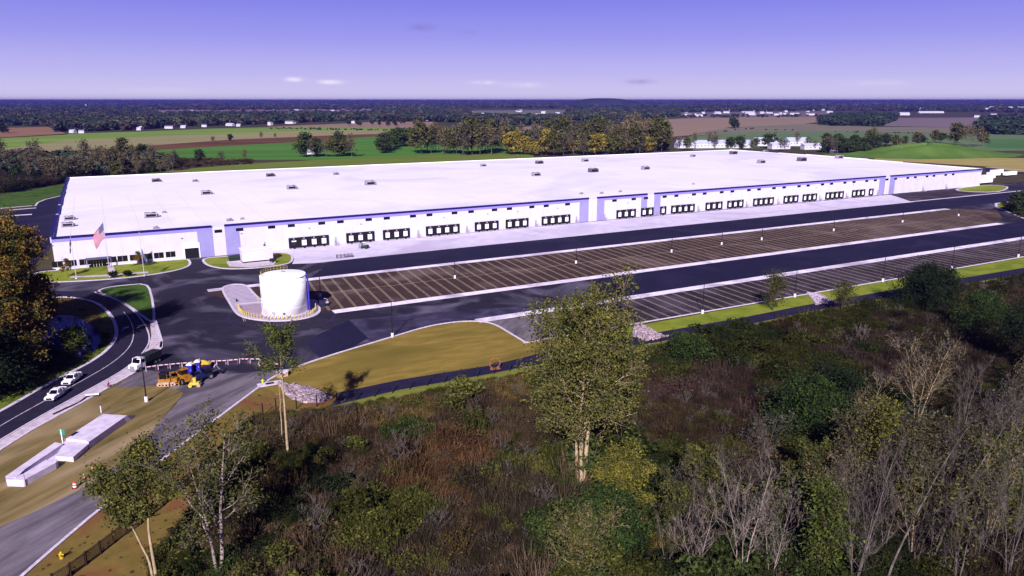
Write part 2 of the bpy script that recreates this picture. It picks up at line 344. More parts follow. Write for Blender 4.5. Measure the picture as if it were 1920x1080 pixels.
# ---- trailer lots
sheet('parking_lot', [W(24, 260.4), W(440, 260.4), W(455, 246), W(425, 226), W(408, 218.4), W(44, 218.4)], .02, M_LOT, 'brown asphalt trailer lot with pale double lines', 'parking lot')
sheet('parking_lot', [W(95, 185.2), W(800, 185.2), W(800, 163.2), W(104, 163.2)], .02, M_LOT2, 'narrow south trailer lot with pale lines', 'parking lot')
sheet('parking_lot', gp([(914, 603), (960, 597), (1056, 584), (1100, 598), (1095, 626), (1045, 633), (985, 642), (950, 622), (930, 610)]), .024, M_GRAV, 'dusty corner of the south trailer lot', 'parking lot')
pl = MB()
for k in range(99):
    u = 34.4 + 4.12 * k
    for d in (-.24, .24):
        a = W(u + d, 260.2); b = W(u - 3.6 + d, 218.8)
        if u - 3.6 > 404: b = W(u - 2.2 + d, 218.8 + (u-407.6)*1.0)
        ribbon(pl, [a, b], .13, .024, .028, M_YEL)
ribbon(pl, [W(30, 239.6), W(440, 239.6)], .2, .029, .031, M_YEL)
for k in range(85):
    u = 104.8 + 4.3 * k
    for d in (-.24, .24): ribbon(pl, [W(u + d, 185), W(u - 1.6 + d, 163.5)], .13, .028, .032, M_YEL)
tag(pl.build('parking_lines'), 'pale double painted lines of the trailer lots', 'markings', kind='structure')
for (u0, u1, v0, v1, n) in ((26, 434, 260.4, 264.0, 'north'), (56, 406, 214.6, 218.4, 'middle'), (90, 800, 185.2, 189.0, 'south')):
    mb = MB()
    u = u0
    while u < u1:                                   # slabs with joints
        e = min(u + 12, u1); mb.prism([W(u + .04, v0), W(e - .04, v0), W(e - .04, v1), W(u + .04, v1)], 0, .06, M_STRIP); u = e
    tag(mb.build('concrete_strip'), 'long white concrete strip, %s of three along the trailer lots' % n, 'pavement', kind='structure')
kerb('kerb', [W(92, 163)] + [W(800, 163)], 'kerb along the south side of the south lot', .5)
# dock apron
sheet('concrete_apron', [W(53, 322), W(466, 322), W(445, 291)] + gp([(880, 463), (690, 482.5), (590, 493.5), (548, 495), (552, 485)]), .03, M_APRON, 'pale lavender concrete apron below the docks', 'pavement')
sheet('parking_lot', [W(467, 322), W(545, 322), W(560, 300), W(446, 294)], .03, M_LOT2, 'dark parking area at the east end of the warehouse', 'parking lot')
kerb('kerb', [W(445, 292.5), W(500, 292.5), W(566, 292.5)], 'pale kerb in front of the east parking area', 1.2)
# lawns by the building
def lawn_island(px, label, m=None, wd=.9, it=2):
    p = gp(smooth(px, it, True)); tag(MB().prism(p, 0, .1, m or M_LAWN).build('lawn'), label, 'lawn', kind='structure')
    kerb('kerb', p, 'kerb around the ' + label, wd, closed=True)
lawn_island([(60, 512), (105, 507), (205, 498), (348, 486), (354, 487), (358, 497), (340, 505), (300, 513), (240, 521), (160, 527), (60, 531)], 'bright front lawn with the flagpoles')
lawn_island([(379, 484), (440, 480), (545, 471), (550, 491), (530, 497), (480, 503), (430, 505), (400, 501), (384, 495)], 'bright lawn around the pump house')
lawn_island([(1790, 354), (1850, 346.5), (1889, 349), (1888, 355), (1865, 361), (1800, 359)], 'green island by the white trailers', wd=1.2, it=1)
lawn_island([(1858, 383), (1895, 378), (1960, 374), (2050, 420), (1960, 425), (1900, 402)], 'green corner island at the right edge', wd=1.5, it=1)
sheet('pavement', gp([(128, 525), (133, 521.5), (215, 518), (278, 512), (278, 509.5), (215, 514.5), (133, 519)]), .12, M_WALK, 'thin front walkway crossing the lawn', 'pavement')
sheet('pavement', gp([(150, 502), (200, 498), (205, 513), (212, 519), (223, 518), (217, 512), (212, 497), (345, 486.5), (345, 484.8), (100, 503), (100, 505)]), .116, M_WALK, 'walkway from the lawn to the entrance doors', 'pavement')
# tank island
isl = gp(smooth([(415, 542), (424, 536), (440, 533), (462, 534), (480, 556), (497, 567), (590, 560), (596, 572), (601, 584), (590, 593), (560, 600), (520, 603), (485, 601), (458, 596), (443, 588), (434, 574)], 2, True))
tag(MB().prism(isl, 0, .11, mat('island_concrete', '#b8a9c0', '#a596ae', .5, .9, coord='World')).build('pavement'), 'pale paved island under the water tank', 'pavement', kind='structure')
kerb('kerb', isl, 'pale kerb around the tank island', .7, h=.2, closed=True)
kerb('kerb', gp([(441, 571), (497, 566)]), 'pale path line on the tank island', 1.2, h=.13)
sheet('pavement', gp([(446, 574), (497, 569), (520, 597), (480, 597), (455, 590)]), .115, mat('pink_paving', '#a894a6', '#97849a', .7, .9, coord='World'), 'pinkish paving beside the tank', 'pavement')
# west yard behind the building's left end
sheet('road', gp([(-120, 445), (-120, 402), (0, 399), (58, 391), (68, 381), (84, 375), (116, 367), (124, 372), (118, 400), (92, 470), (60, 500), (-120, 500)]), .012, M_ASPH, 'dark asphalt west of the warehouse', 'road')
kerb('kerb', gp([(-120, 397), (0, 391), (58, 386), (66, 386.5), (71, 380), (84, 374.5), (116, 367)]), 'kerb of the west parking area', 1.0)
kerb('kerb', gp([(-60, 411), (0, 406), (60, 402)]), 'pale strip in the west yard', 2.6)
kerb('kerb', gp([(11, 394.5), (68, 390)]), 'second kerb of the west yard', 1.2)
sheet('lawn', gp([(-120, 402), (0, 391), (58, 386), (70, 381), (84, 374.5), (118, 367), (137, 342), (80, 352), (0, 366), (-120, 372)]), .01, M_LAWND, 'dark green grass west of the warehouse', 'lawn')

# ================================================================== FIELDS (far)
def field(px, c1, c2, z, label, sc=.01, st=(.3, 2, 1), rot=.2):
    br = lambda h: '#' + ''.join('%02x' % min(255, int(int(h[i:i+2], 16)*k)) for i, k in ((1, 1.03), (3, 1.10), (5, 1.05)))
    c1, c2 = br(c1), br(c2)
    sheet('field', gp(px), z, mat('field_%s%s' % (c1[1:], c2[1:]), c1, c2, sc, .95, coord='World', detail=7, stretch=st, rot=rot, c3=None), label, 'field')
field([(-60, 262), (0, 258), (120, 251), (250, 247), (400, 241), (560, 237.5), (800, 239), (690, 243), (560, 246), (420, 251), (260, 257), (120, 264), (0, 280), (-60, 284)], '#5d6e2b', '#76833a', .05, 'long green farm strip beyond the left woods')
field([(-60, 296), (-60, 285), (0, 280), (120, 264), (260, 257), (420, 251), (560, 246), (690, 243), (830, 240), (830, 248), (640, 253), (430, 262), (260, 276), (60, 289)], '#7d7050', '#8c7c5c', .06, 'long tan stubble strip')
field([(225, 277), (430, 262), (640, 253), (830, 248), (830, 256), (640, 262), (560, 266), (300, 281)], '#4e2f22', '#66402a', .07, 'dark red brown bare strip')
field([(250, 290), (300, 281), (560, 266), (700, 256), (830, 254), (960, 262), (1000, 300), (880, 310), (560, 300), (420, 300)], '#3d601c', '#4e702a', .08, 'bright green meadow behind the warehouse')
field([(140, 345), (240, 326), (480, 306), (640, 298), (1000, 286), (1000, 320), (140, 352)], '#566022', '#6a6c2d', .09, 'olive grass band right behind the warehouse', sc=.03)
field([(-60, 241), (90, 238), (128, 252), (0, 259), (-60, 262)], '#7a5344', '#87604d', .05, 'brown ploughed field at the far left')
field([(495, 237.5), (640, 232), (700, 228.5), (812, 228.5), (812, 239), (690, 240), (620, 238)], '#7f6058', '#8c6c64', .04, 'pink brown ploughed field behind the meadow')
field([(940, 240), (1165, 229), (1280, 222), (1420, 219), (1540, 219), (1560, 226), (1500, 233), (1370, 238.5), (1290, 254), (1150, 264), (940, 264)], '#7d6258', '#8c7066', .05, 'large pink brown field right of centre')
field([(1370, 238.5), (1510, 232), (1640, 238), (1930, 240), (1930, 252), (1600, 247), (1450, 247), (1290, 255)], '#655a54', '#76695c', .06, 'grey brown field strip at right')
field([(1290, 256), (1450, 246.5), (1600, 247.5), (1830, 251), (1990, 255), (1990, 282), (1860, 283), (1680, 270), (1300, 282)], '#506042', '#5f6c4c', .07, 'grey green field at right')
field([(1640, 221), (1990, 220), (1990, 238), (1850, 240), (1640, 236)], '#675362', '#75606a', .04, 'dull lilac field at far right')
field([(1840, 262), (1990, 260), (1990, 279), (1850, 277)], '#3c5a30', '#48663a', .08, 'fresh green field near the right edge')
field([(1640, 292), (1780, 296), (1990, 297), (1990, 326), (1900, 322), (1846, 312), (1640, 300)], '#8a744a', '#a08755', .09, 'pale dry grass right of the mound', sc=.03)
field([(280, 206), (700, 203), (700, 212), (290, 214)], '#6f5562', '#7a6069', .03, 'pinkish fields among far houses')
field([(1270, 211), (1560, 208), (1560, 218), (1280, 221)], '#5f4f5a', '#6c5c62', .03, 'greyish clearing with far houses')
field([(880, 207), (1060, 206), (1070, 214), (880, 215)], '#5c5a50', '#6a6659', .03, 'pale clearing around the distant white barns')
field([(600, 216), (700, 214), (705, 219), (600, 221)], '#6a5058', '#7a6064', .03, 'small pinkish field among the left woods')

def mound(name, cx, cy, rx, ry, h, m, label, rot=0, n=26, seed=1):
    vs = []; fs = []; rr = random.Random(seed)
    K = 14
    for k in range(K + 1):
        t = k / K
        prof = (1 - t**2.6) if name == 'hill' and n == 40 else (math.cos(min(t, 1)*math.pi)*.5 + .5)
        for i in range(n):
            a = 2*math.pi*i/n; q = t * (1 + .08*math.sin(3*a + seed) + .05*math.sin(5*a))
            z = h * prof * (1 + (.12 if n != 40 else .01)*math.sin(4*a + 3*t*3)) if t < 1 else -1.0
            x, y = q*rx*math.cos(a), q*ry*math.sin(a)
            vs.append((cx + x*math.cos(rot) - y*math.sin(rot), cy + x*math.sin(rot) + y*math.cos(rot), z))
    for k in range(K):
        for i in range(n): fs.append((k*n+i, k*n+(i+1) % n, (k+1)*n+(i+1) % n, (k+1)*n+i))
    mb = MB(); mb.add(vs, fs, m); return tag(mb.build(name, smooth=True), label, 'hill', kind='structure')
X, Y = P(1735, 291)
mound('hill', X, Y, 125, 60, 13, mat('mound_grass', '#40601f', '#587032', .03, .95, coord='World', detail=6), 'grassy green mound behind the right end of the warehouse', .1)
X, Y = P(1130, 201.5)
mound('hill', X, Y, 420, 300, 79, mat('hill_wood', '#2a3040', '#222838', .01, .95, coord='World'), 'low blue hill on the horizon', 0, 40, 3)

# ================================================================== WAREHOUSE
M_WALL = mat('wall_panel', '#cbc5dd', '#c3bcd6', .2, .7)
M_ROOF = mat('roof_membrane', '#f3ecf8', '#eae3f2', .03, .6, c3='#ded7e9', s3=.012, detail=6)
M_LAV = mat('lavender_panel', '#8880b8', '#908abf', .2, .7)
M_BAND = mat('lavender_band', '#8b80d2', None, rough=.6)
M_COP = mat('coping_blue', '#17105c', None, rough=.4)
M_GLASS = mat('dark_glass', '#0c0b14', None, rough=.1, spec=.6)
M_BLK = mat('dock_black', '#0e0c13', None, rough=.85)
M_GREY = mat('grey_metal', '#8e869c', '#a79fb3', .8, .5)
WO = W(-20, 321.7); WR = SITE_ROT + .006
wh = thing('warehouse', 'enormous white flat roofed warehouse with a long row of black truck docks', 'warehouse', WO[0], WO[1], 0, WR)
LX, DY, HH = 594.0, 256.0, 12.0
mb = MB(); mb.box(0, LX, 0, DY, -.3, HH - .02, M_WALL)
for i in range(1, 78):            # panel joints, recessed look by thin proud fins
    x = i*7.62
    if x < LX: mb.box(x-.03, x+.03, -.012, .01, 0, HH-.3, M_GREY)
mb.build('wall', wh)
mb = MB(); mb.add([(0, 0, HH), (LX, 0, HH), (LX, DY/2, HH+1.0), (0, DY/2, HH+1.0), (0, DY, HH), (LX, DY, HH)], [(0, 1, 2, 3), (3, 2, 5, 4)], M_ROOF)
rf = mb.build('roof', wh)
mb = MB(); x = 6
while x < LX:                     # membrane seams
    mb.add([(x, 1, HH+.02), (x+.12, 1, HH+.02), (x+.12, DY/2, HH+1.02), (x, DY/2, HH+1.02)], [(0, 1, 2, 3)], mat('seam', '#cdc1da')); x += 12.2
mb.build('roof_seams', rf)
segs = [(0, 56), (60.8, 241), (246.3, 279.7), (284.5, 482.5), (487.5, LX)]
for a, b in segs:
    c = MB(); c.box(a, b, -.35, .35, HH - .02, HH + .75, M_COP); c.build('coping', wh)
    c = MB(); c.box(a, b, -.1, -.004, HH - 1.25, HH - .025, M_BAND); c.build('lavender_band', wh)
cols = [(50.2, 56), (60.8, 66.4), (235.3, 241), (246.3, 251), (275.6, 279.7), (284.5, 289), (476.5, 482.5), (487.5, 493)]
for i, (a, b) in enumerate(cols):
    z0 = 0 if i not in (4,) else 4.6
    c = MB(); c.box(a, b, -.13, -.005, z0, HH - 1.255, M_LAV); c.build('lavender_panel', wh)
# side parapets, stepping down, higher than the roof
for x0, x1, nm in ((-.4, .6, 'left'), (LX - .6, LX + .4, 'right')):
    c = MB(); z = HH
    for k in range(8):
        y0 = k * DY / 8; y1 = (k+1) * DY / 8
        hh = .7 + (.8 if k in (3, 4) else .4 if k in (2, 5) else 0)
        c.box(x0, x1, y0 + (0.002 if k else 0), y1, HH - 1.5, HH + hh, M_WALL if nm == 'left' else M_ROOF)
        c.box(x0 - .1, x1 + .1, y0 + .05, y1 - .05, HH + hh, HH + hh + .18, M_COP if nm == 'left' else M_ROOF)
    tag(c.build('parapet', wh))
c = MB(); c.box(0, LX, DY - .3, DY + .3, HH - .5, HH + .45, M_ROOF); c.build('parapet', wh)
# truck docks
groups = [(66.0, 4), (91.1, 3), (108.1, 3), (129.1, 4), (154.5, 3), (171.5, 3), (192.2, 4), (239.0, 3), (255.5, 2), (268.8, 1), (276.7, 4), (302.3, 3), (319.1, 3), (340.1, 4), (365.9, 3), (382.8, 3), (403.9, 4), (429.5, 3), (446.5, 1)]
f = MB()
f.box(-2.15, 2.15, -.5, -.02, 3.75, 4.85, M_BLK); f.box(-2.15, -1.08, -.5, -.02, .5, 3.75, M_BLK); f.box(1.08, 2.15, -.5, -.02, .5, 3.75, M_BLK)
f.box(-1.08, 1.08, -.42, -.02, .5, 1.25, M_BLK); f.box(-.35, .35, -.75, -.42, .0, .95, M_BLK); f.box(-.3, .3, -.75, -.52, 4.35, 4.5, M_WHITE)
dk = f.build('dock_door', wh)
dl = MB(); dl.box(-1.08, 1.08, -.2, -.021, 1.25, 3.75, M_WHITE)
for z in (1.8, 2.35, 2.9, 3.45): dl.box(-1.08, 1.08, -.21, -.2, z-.02, z+.02, M_GREY)
leaf = dl.build('door_leaf', dk)
first = True
for gi, (u, n) in enumerate(groups):
    for k in range(n):
        x = u + 20 + 2.15 + 4.3*k + .1
        if first: d = dk; first = False
        else:
            d = dk.copy(); COL.objects.link(d)
            lf = leaf.copy(); COL.objects.link(lf); lf.parent = d
        d.location = (x, 0, 0)
        if gi == 0 and k == 0:
            d['label'] = 'open dark dock door at the left end'
first_leaf = leaf.copy(); leaf.scale = (1, 1, .28); leaf.location.z = 2.7   # the open door: leaf rolled up
bpy.data.objects.remove(first_leaf)
# door 1 interior
c = MB(); c.box(-1.07, 1.07, -.06, -.018, 1.26, 3.74, M_GLASS); c.build('dark_opening', dk)
# stairs between docks
st = MB()
for k in range(6): st.box(-.7, .7, -.9 - .32*k, -.9 - .32*(k-1), 0, 1.2 - .2*k, M_GREY)
st.box(-.7, .7, -.58, -.02, 0, 1.3, M_GREY); s0 = st.build('entry_stairs', wh)
rl = MB()
for sx in (-.7, .7):
    rl.tube([(sx, -.1, 2.3), (sx, -.7, 2.3), (sx, -2.6, 1.1), (sx, -2.6, .0)], .04, M_GREY, 5); rl.tube([(sx, -.7, 1.2), (sx, -.7, 2.3)], .04, M_GREY, 5)
r0 = rl.build('handrail', s0)
dr = MB(); dr.box(-.5, .5, -.06, -.01, 1.3, 3.5, M_GREY); d0 = dr.build('door_leaf', s0)
for i, u in enumerate((86.5, 125.5, 150.5, 189, 213.5, 231.5, 267, 297, 335, 361.5, 399, 424.5, 456, 505, 532)):
    if i == 0: s0.location = (u + 20, 0, 0); continue
    q = s0.copy(); COL.objects.link(q); q.location = (u + 20, 0, 0)
    for ch in (r0, d0):
        z = ch.copy(); COL.objects.link(z); z.parent = q
# high windows
def ux(px, z, y=0):
    lo, hi = -200.0, 900.0
    c, s = math.cos(WR), math.sin(WR)
    for _ in range(50):
        m = (lo+hi)/2; X = WO[0] + m*c - y*s; Y = WO[1] + m*s + y*c
        fw = Y*CS - (z-CH)*math.sin(PITCH)
        if 960 + FPX*X/fw < px: lo = m
        else: hi = m
    return lo
wb = MB(); wb.box(-1.45, 1.45, -.16, -.01, -.6, .6, M_GLASS); w0 = wb.build('high_window', wh); w0.location = (ux(409, 10.2), 0, 10.2)
for px in (449, 509, 546, 603, 638, 691, 725, 774, 805, 852, 883, 927, 955, 997, 1024, 1064, 1152, 1188, 1211, 1246, 1268, 1301, 1321, 1353, 1373, 1404, 1423, 1451, 1470, 1498, 1515, 1542, 1559, 1584, 1601, 1625, 1641, 1663, 1679, 1702, 1716, 1738, 1751, 1773, 1787):
    q = w0.copy(); COL.objects.link(q); q.location = (ux(px, 10.2), -.02, 10.2 if px != 409 else 10)
# wall lights
wb = MB(); wb.box(-.3, .3, -.5, -.02, -.15, .15, M_GREY); w1 = wb.build('wall_light', wh); w1.location = (ux(180, 9), 0, 8.6)
for px in (340, 452, 579, 676, 832, 914, 970, 1045, 1177, 1290, 1370, 1445, 1530, 1600, 1720):
    q = w1.copy(); COL.objects.link(q); q.location = (ux(px, 8.6), 0, 8.6)
# office windows
ow = MB(); ow.box(-1.75, 1.75, -.06, -.01, 0, 2.3, M_GLASS); ow.box(-.05, .05, -.09, -.06, 0, 2.3, M_GREY); ow.box(-1.85, 1.85, -.16, -.01, -.12, 0, M_WHITE)
w2 = ow.build('window', wh); w2.location = (ux(108, 2), 0, 1.2)
for px in (134, 159, 209, 230, 253, 276, 298, 320):
    q = w2.copy(); COL.objects.link(q); q.location = (ux(px, 2), 0, 1.2)
xe = ux(186, 2)
c = MB(); c.box(xe-3.6, xe+3.4, -.12, -.01, .1, 3.2, M_GLASS); c.build('entrance_glazing', wh)
c = MB()
for k in range(4): c.box(xe-1.9+k*.95, xe-1.15+k*.95, -.2, -.12, .1, 2.4, M_GLASS); c.box(xe-2.0+k*.95, xe-1.92+k*.95, -.22, -.12, .1, 2.5, M_WHITE)
c.build('entrance_door', wh)
cn = MB(); cn.box(xe-4.4, xe+4.2, -3.2, -.01, 3.45, 3.8, mat('canopy', '#4c4a6a'))
for sx in (-4.1, 3.9):  cn.box(xe+sx-.12, xe+sx+.12, -3.0, -2.76, .1, 3.45, M_GREY)
cn.build('canopy', wh)
xd = ux(360.5, 2)
c = MB(); c.box(xd-2.7, xd+2.7, -.05, -.01, 0, 4.2, M_BLK); c.box(xd-3.0, xd-2.7, -.3, -.01, 0, 6.3, M_WHITE); c.box(xd+2.7, xd+3.0, -.3, -.01, 0, 6.3, M_WHITE); c.box(xd-2.7, xd+2.7, -.25, -.051, 4.2, 6.3, M_WHITE)
tag(c.build('garage_door', wh), 'half raised white door over a dark opening')
# roof units
def roofpt(px, py, z=12.4): 
    X, Y = P(px, py, z); dx, dy = X - WO[0], Y - WO[1]; c, s = math.cos(WR), math.sin(WR)
    return dx*c + dy*s, -dx*s + dy*c
M_UNIT = mat('hvac_grey', '#9d94a8', '#857c92', .6, .6); M_UNIT2 = mat('hvac_dark', '#4d4759', '#5d566b', .6, .6)
def unit(dark, sc):
    m = M_UNIT2 if dark else M_UNIT
    b = MB(); b.box(-1.9*sc, 1.9*sc, -1.1*sc, 1.1*sc, .25, 1.5*sc, m); b.box(-2.0*sc, 2.0*sc, -1.2*sc, 1.2*sc, 0, .25, M_UNIT2); b.box(-1.75*sc, -.2*sc, -1.0*sc, 1.0*sc, 1.5*sc, 1.75*sc, M_UNIT)
    b.cyl((.9*sc, 0, 1.5*sc), .6*sc, .3, M_UNIT2, 12); b.box(-1.5*sc, 1.5*sc, -1.14*sc, -1.1*sc, .5, 1.2*sc, M_BLK); b.box(1.9*sc, 2.5*sc, -.5*sc, .5*sc, .3, 1.0*sc, m)
    return b.build('rooftop_unit', wh)
protos = {}
for (px, py, dark, sc) in [(293, 341, 1, 1.25), (366, 341, 0, .8), (387, 366, 0, 1.3), (507, 331, 1, 1.3), (547, 356, 0, 1.3), (130, 412, 0, 1), (127, 424, 0, 1.1), (283, 407, 0, 1.3), (630, 328, 0, .9), (694, 348, 0, 1.5), (906, 312, 0, 1.1), (1011, 307, 1, 1.5), (1005, 331, 0, 1.4), (1097, 303, 0, 1.4), (1112, 324, 1, 1.7), (1210, 319, 0, 1.5), (1299, 294, 0, 1.2), (1375, 289, 1, 1.8), (1427, 307, 0, 1.6), (1435, 285, 0, 1.2), (1503, 303, 1, 1.9), (1563, 288, 1, 1.8), (1573, 298, 0, 1.7), (308, 399, 0, .45), (430, 413, 0, .6), (454, 410, 0, .4), (292, 427, 0, .5), (1090, 363, 0, .5), (1128, 362, 0, .5), (1163, 359, 0, .45), (1300, 345, 0, .4)]:
    x, y = roofpt(px, py)
    key = (dark, sc)
    if key not in protos: q = protos[key] = unit(dark, sc)
    else: q = protos[key].copy(); COL.objects.link(q)
    q.location = (x, y, HH + 1.0*(1 - abs(y-DY/2)/(DY/2)) - .02)

# ================================================================== TANK
M_TANK = mat('tank_white', '#faf8fc', None, rough=.5)
M_BYEL = mat('bollard_yellow', '#b8a850', None, rough=.6)
TX, TY = P(536, 585)
t = thing('water_tank', 'large white cylindrical water tank on the paved island', 'water tank', TX, TY, .11)
b = MB(); b.cyl((0, 0, 0), 6.5, 11.4, M_TANK, 64); b.cyl((0, 0, 0), 7.0, .3, M_APRON, 64)
for z in (2.4, 4.8, 7.2, 9.6): b.cyl((0, 0, z), 6.52, .06, M_TANK, 64)
b.build('shell', t, True).data.polygons.foreach_set('use_smooth', [len(f) == 4 for f in b.f])
b = MB(); b.cyl((0, 0, 11.4), 6.7, .25, M_TANK, 64, 6.5); b.cyl((0, 0, 11.65), 6.5, .55, M_TANK, 64, .6); b.cyl((0, 0, 12.1), .5, .5, M_GREY, 16); b.build('roof', t)
b = MB()
for i in range(15):
    a = R(95 + i*9); x, y = 6.4*math.cos(a), 6.4*math.sin(a)
    b.tube([(x, y, 11.6), (x, y, 12.8)], .04, M_BYEL, 5)
for z in (12.2, 12.8): b.tube([(6.4*math.cos(R(95+i*4.5)), 6.4*math.sin(R(95+i*4.5)), z) for i in range(29)], .035, M_BYEL, 5)
b.build('railing', t)
b = MB(); a = R(215)
for d in (-.25, .25): b.tube([(6.7*math.cos(a)+d, 6.7*math.sin(a), 0), (6.7*math.cos(a)+d, 6.7*math.sin(a), 12.2)], .05, M_TANK, 5)
for k in range(30): b.tube([(6.7*math.cos(a)-.25, 6.7*math.sin(a), .4*k+.3), (6.7*math.cos(a)+.25, 6.7*math.sin(a), .4*k+.3)], .03, M_TANK, 4)
b.build('ladder', t)
b = MB(); b.tube([(6.85, 1.2, 0), (6.85, 1.2, 11.0), (6.4, 1.0, 11.6)], .28, mat('blue_pipe', '#3c33a8'), 10); b.build('overflow_pipe', t)
b = MB(); b.cyl((-1.6, -6.65, 1.4), .45, .2, M_GREY, 14, axis='y'); b.cyl((1.5, -6.65, 1.2), .3, .15, M_DARK, 12, axis='y'); b.build('manway', t)
# pump equipment behind the tank's right side (in its shade)
X, Y = P(607, 573)
t = thing('pump_set', 'dark pump equipment in the shadow right of the water tank', 'pump', X, Y, .03, .4)
b = MB(); b.box(-1.6, 1.6, -1, 1, 0, .3, M_DARK); b.box(-1.3, .4, -.7, .7, .3, 1.7, mat('pump_blue', '#1f1d3f')); b.cyl((.5, 0, .9), .35, 1.0, M_GREY, 12, axis='x'); b.build('housing', t)
b = MB(); b.tube([(1.3, .4, .3), (1.3, .4, 1.8), (.2, .4, 2.2)], .12, M_GREY, 8); b.build('pipe', t)
# bollards
bl = MB(); bl.cyl((0, 0, 0), .14, 1.25, M_BYEL, 8); bl.cyl((0, 0, 1.25), .14, .1, M_BYEL, 8, .05)
path = gp(smooth([(447, 578), (449, 584), (457, 591), (474, 596), (500, 599), (540, 600), (565, 596), (583, 591), (593, 584), (592, 577)], 2))
d = [0]
for i in range(1, len(path)): d.append(d[-1] + math.dist(path[i], path[i-1]))
nB = 36; bo = None
for k in range(nB):
    s = d[-1]*k/(nB-1); i = max(j for j in range(len(d)) if d[j] <= s + 1e-9); i = min(i, len(path)-2); q = (s-d[i])/(d[i+1]-d[i])
    x = path[i][0]*(1-q)+path[i+1][0]*q; y = path[i][1]*(1-q)+path[i+1][1]*q
    if bo is None: bo = bl.build('bollard'); tag(bo, 'x', 'bollard', 'yellow bollards around the water tank')
    else: bo = bo.copy(); COL.objects.link(bo)
    bo.location = (x, y, .11); bo['label'] = 'yellow bollard, %s from the left in the curved row around the water tank' % ordw(k+1)
for i, p in enumerate(((486, 566), (483, 562))):
    pos_ = ('nearer', 'farther')[i]
    bo = bo.copy(); COL.objects.link(bo); X, Y = P(*p); bo.location = (X, Y, .11)
    bo['label'] = pos_ + ' yellow bollard of the pair left of the tank by the lot corner'; bo['group'] = 'pair of bollards at the lot corner'
X, Y = P(444, 566)
t = tag(MB().cyl((0, 0, 0), .25, .7, M_DARK, 10).cyl((0, 0, .7), .32, .12, M_DARK, 10, .1).cyl((-.4, 0, .5), .1, .8, M_DARK, 8, axis='x').build('fire_hydrant'), 'small dark hydrant on the pale island left of the tank', 'hydrant'); t.location = (X, Y, .11)

# ================================================================== LIGHT POLES
M_PB = mat('pole_base', '#e6dcec', '#cfc3d6', 1.0, .8)
M_POLE = mat('bronze_pole', '#17131d', None, rough=.5)
def light_pole():
    t = empty('light_pole', 0, 0)
    MB().cyl((0, 0, -.3), .38, 1.5, M_PB, 14).build('concrete_base', t)
    b = MB(); b.tube([(0, 0, 1.2), (0, 0, 9.9)], [.14, .09], M_POLE, 8); b.box(-.22, .22, -.22, .22, 1.2, 1.26, M_POLE); b.build('pole', t)
    b = MB(); b.tube([(-.9, 0, 9.8), (.9, 0, 9.8)], .05, M_POLE, 5)
    for s in (-1, 1): b.box(s*1.15-.35, s*1.15+.35, -.22, .22, 9.74, 9.9, M_POLE)
    b.build('lamp_head', t); return t
lp0 = light_pole()
poles = [((853, 522), 'light pole in the big brown lot, nearest the water tank'), ((1080, 494), 'light pole in the big lot straight behind the tall green tree'),
 ((1259, 473), 'third light pole from the left inside the big brown lot'), ((1353, 459), 'fourth light pole from the left inside the big brown lot'),
 ((1428, 450), 'fifth light pole from the left inside the big brown lot'), ((1563, 433), 'sixth light pole from the left inside the big brown lot'),
 ((1692, 417), 'seventh light pole from the left inside the big brown lot'), ((1797, 405), 'last light pole at the far right end of the big brown lot'),
 ((601, 556), 'light pole standing right beside the white water tank'), ((736, 632), 'light pole on the kerb at the top of the brown turf triangle'),
 ((1317, 588), 'south kerb light pole just right of the tall green tree'), ((1490, 557), 'south kerb light pole second to the right of the tall tree'),
 ((1655, 528), 'south kerb light pole left of the dark evergreen at right'), ((1784, 505), 'south kerb light pole above the dark evergreen at right'),
 ((1909, 482), 'south kerb light pole at the right edge of the photo'), ((275, 753), 'tall light pole on the dirt patch beside the yellow machines'),
 ((146, 621), 'light pole by the pond, the farther of two'), ((149, 668), 'light pole by the pond verge, the nearer of two')]
for i, (p, lab) in enumerate(poles):
    X, Y = P(*p)
    if i == 0: r = lp0; tag(r, lab, 'light pole', 'parking lot light poles'); r.location = (X, Y, 0)
    else: r = copy_thing(lp0, X, Y, 0, 0, lab, 'parking lot light poles')
    r.rotation_euler.z = 0 if i % 3 else SITE_ROT

# ================================================================== FLAGS
M_RED = mat('flag_red', '#a00a2c'); M_FW = mat('flag_white', '#b5abc0'); M_NAVY = mat('flag_navy', '#26285f'); M_FD = mat('flag_dark', '#141c3c', '#232a50', 2); M_FG = mat('flag_slate', '#46506e', '#596480', 2)
def flagpole(px, h, label):
    X, Y = P(*px); t = thing('flagpole', label, 'flagpole', X, Y, .1, 0, 'flagpoles on the front lawn')
    b = MB(); b.tube([(0, 0, 0), (0, 0, h)], [.13, .06], M_FW, 8); b.cyl((0, 0, h), .14, .2, M_BYEL, 8); b.cyl((0, 0, 0), .4, .3, M_APRON, 12); b.build('pole', t); return t
def drape(t, name, z1, fly, hoist, sag, colorf, sx=1, nx=30, ny=26, amp=.35, slim=1.0):
    vs = []; b = MB()
    for j in range(ny+1):
        for i in range(nx+1):
            s = i/nx; q = j/ny                      # s along fly, q down the hoist
            x = sx * fly * slim * s * (1 - .25*q*s); z = z1 - hoist*q - sag*fly*s*(1 - .18*q)
            y = amp*math.sin(s*9 + q*1.5) * s**.7 + .15*math.sin(q*7)*s
            vs.append((x + .1*sx, y, z))
    fs = {}
    for j in range(ny):
        for i in range(nx): fs.setdefault(colorf(i/nx, j/ny, i, j), []).append((j*(nx+1)+i, j*(nx+1)+i+1, (j+1)*(nx+1)+i+1, (j+1)*(nx+1)+i))
    o = 0
    b.v = vs; 
    for m, lst in fs.items():
        k = b.mi(m); b.f += lst; b.m += [k]*len(lst)
    return b.build(name, t, True)
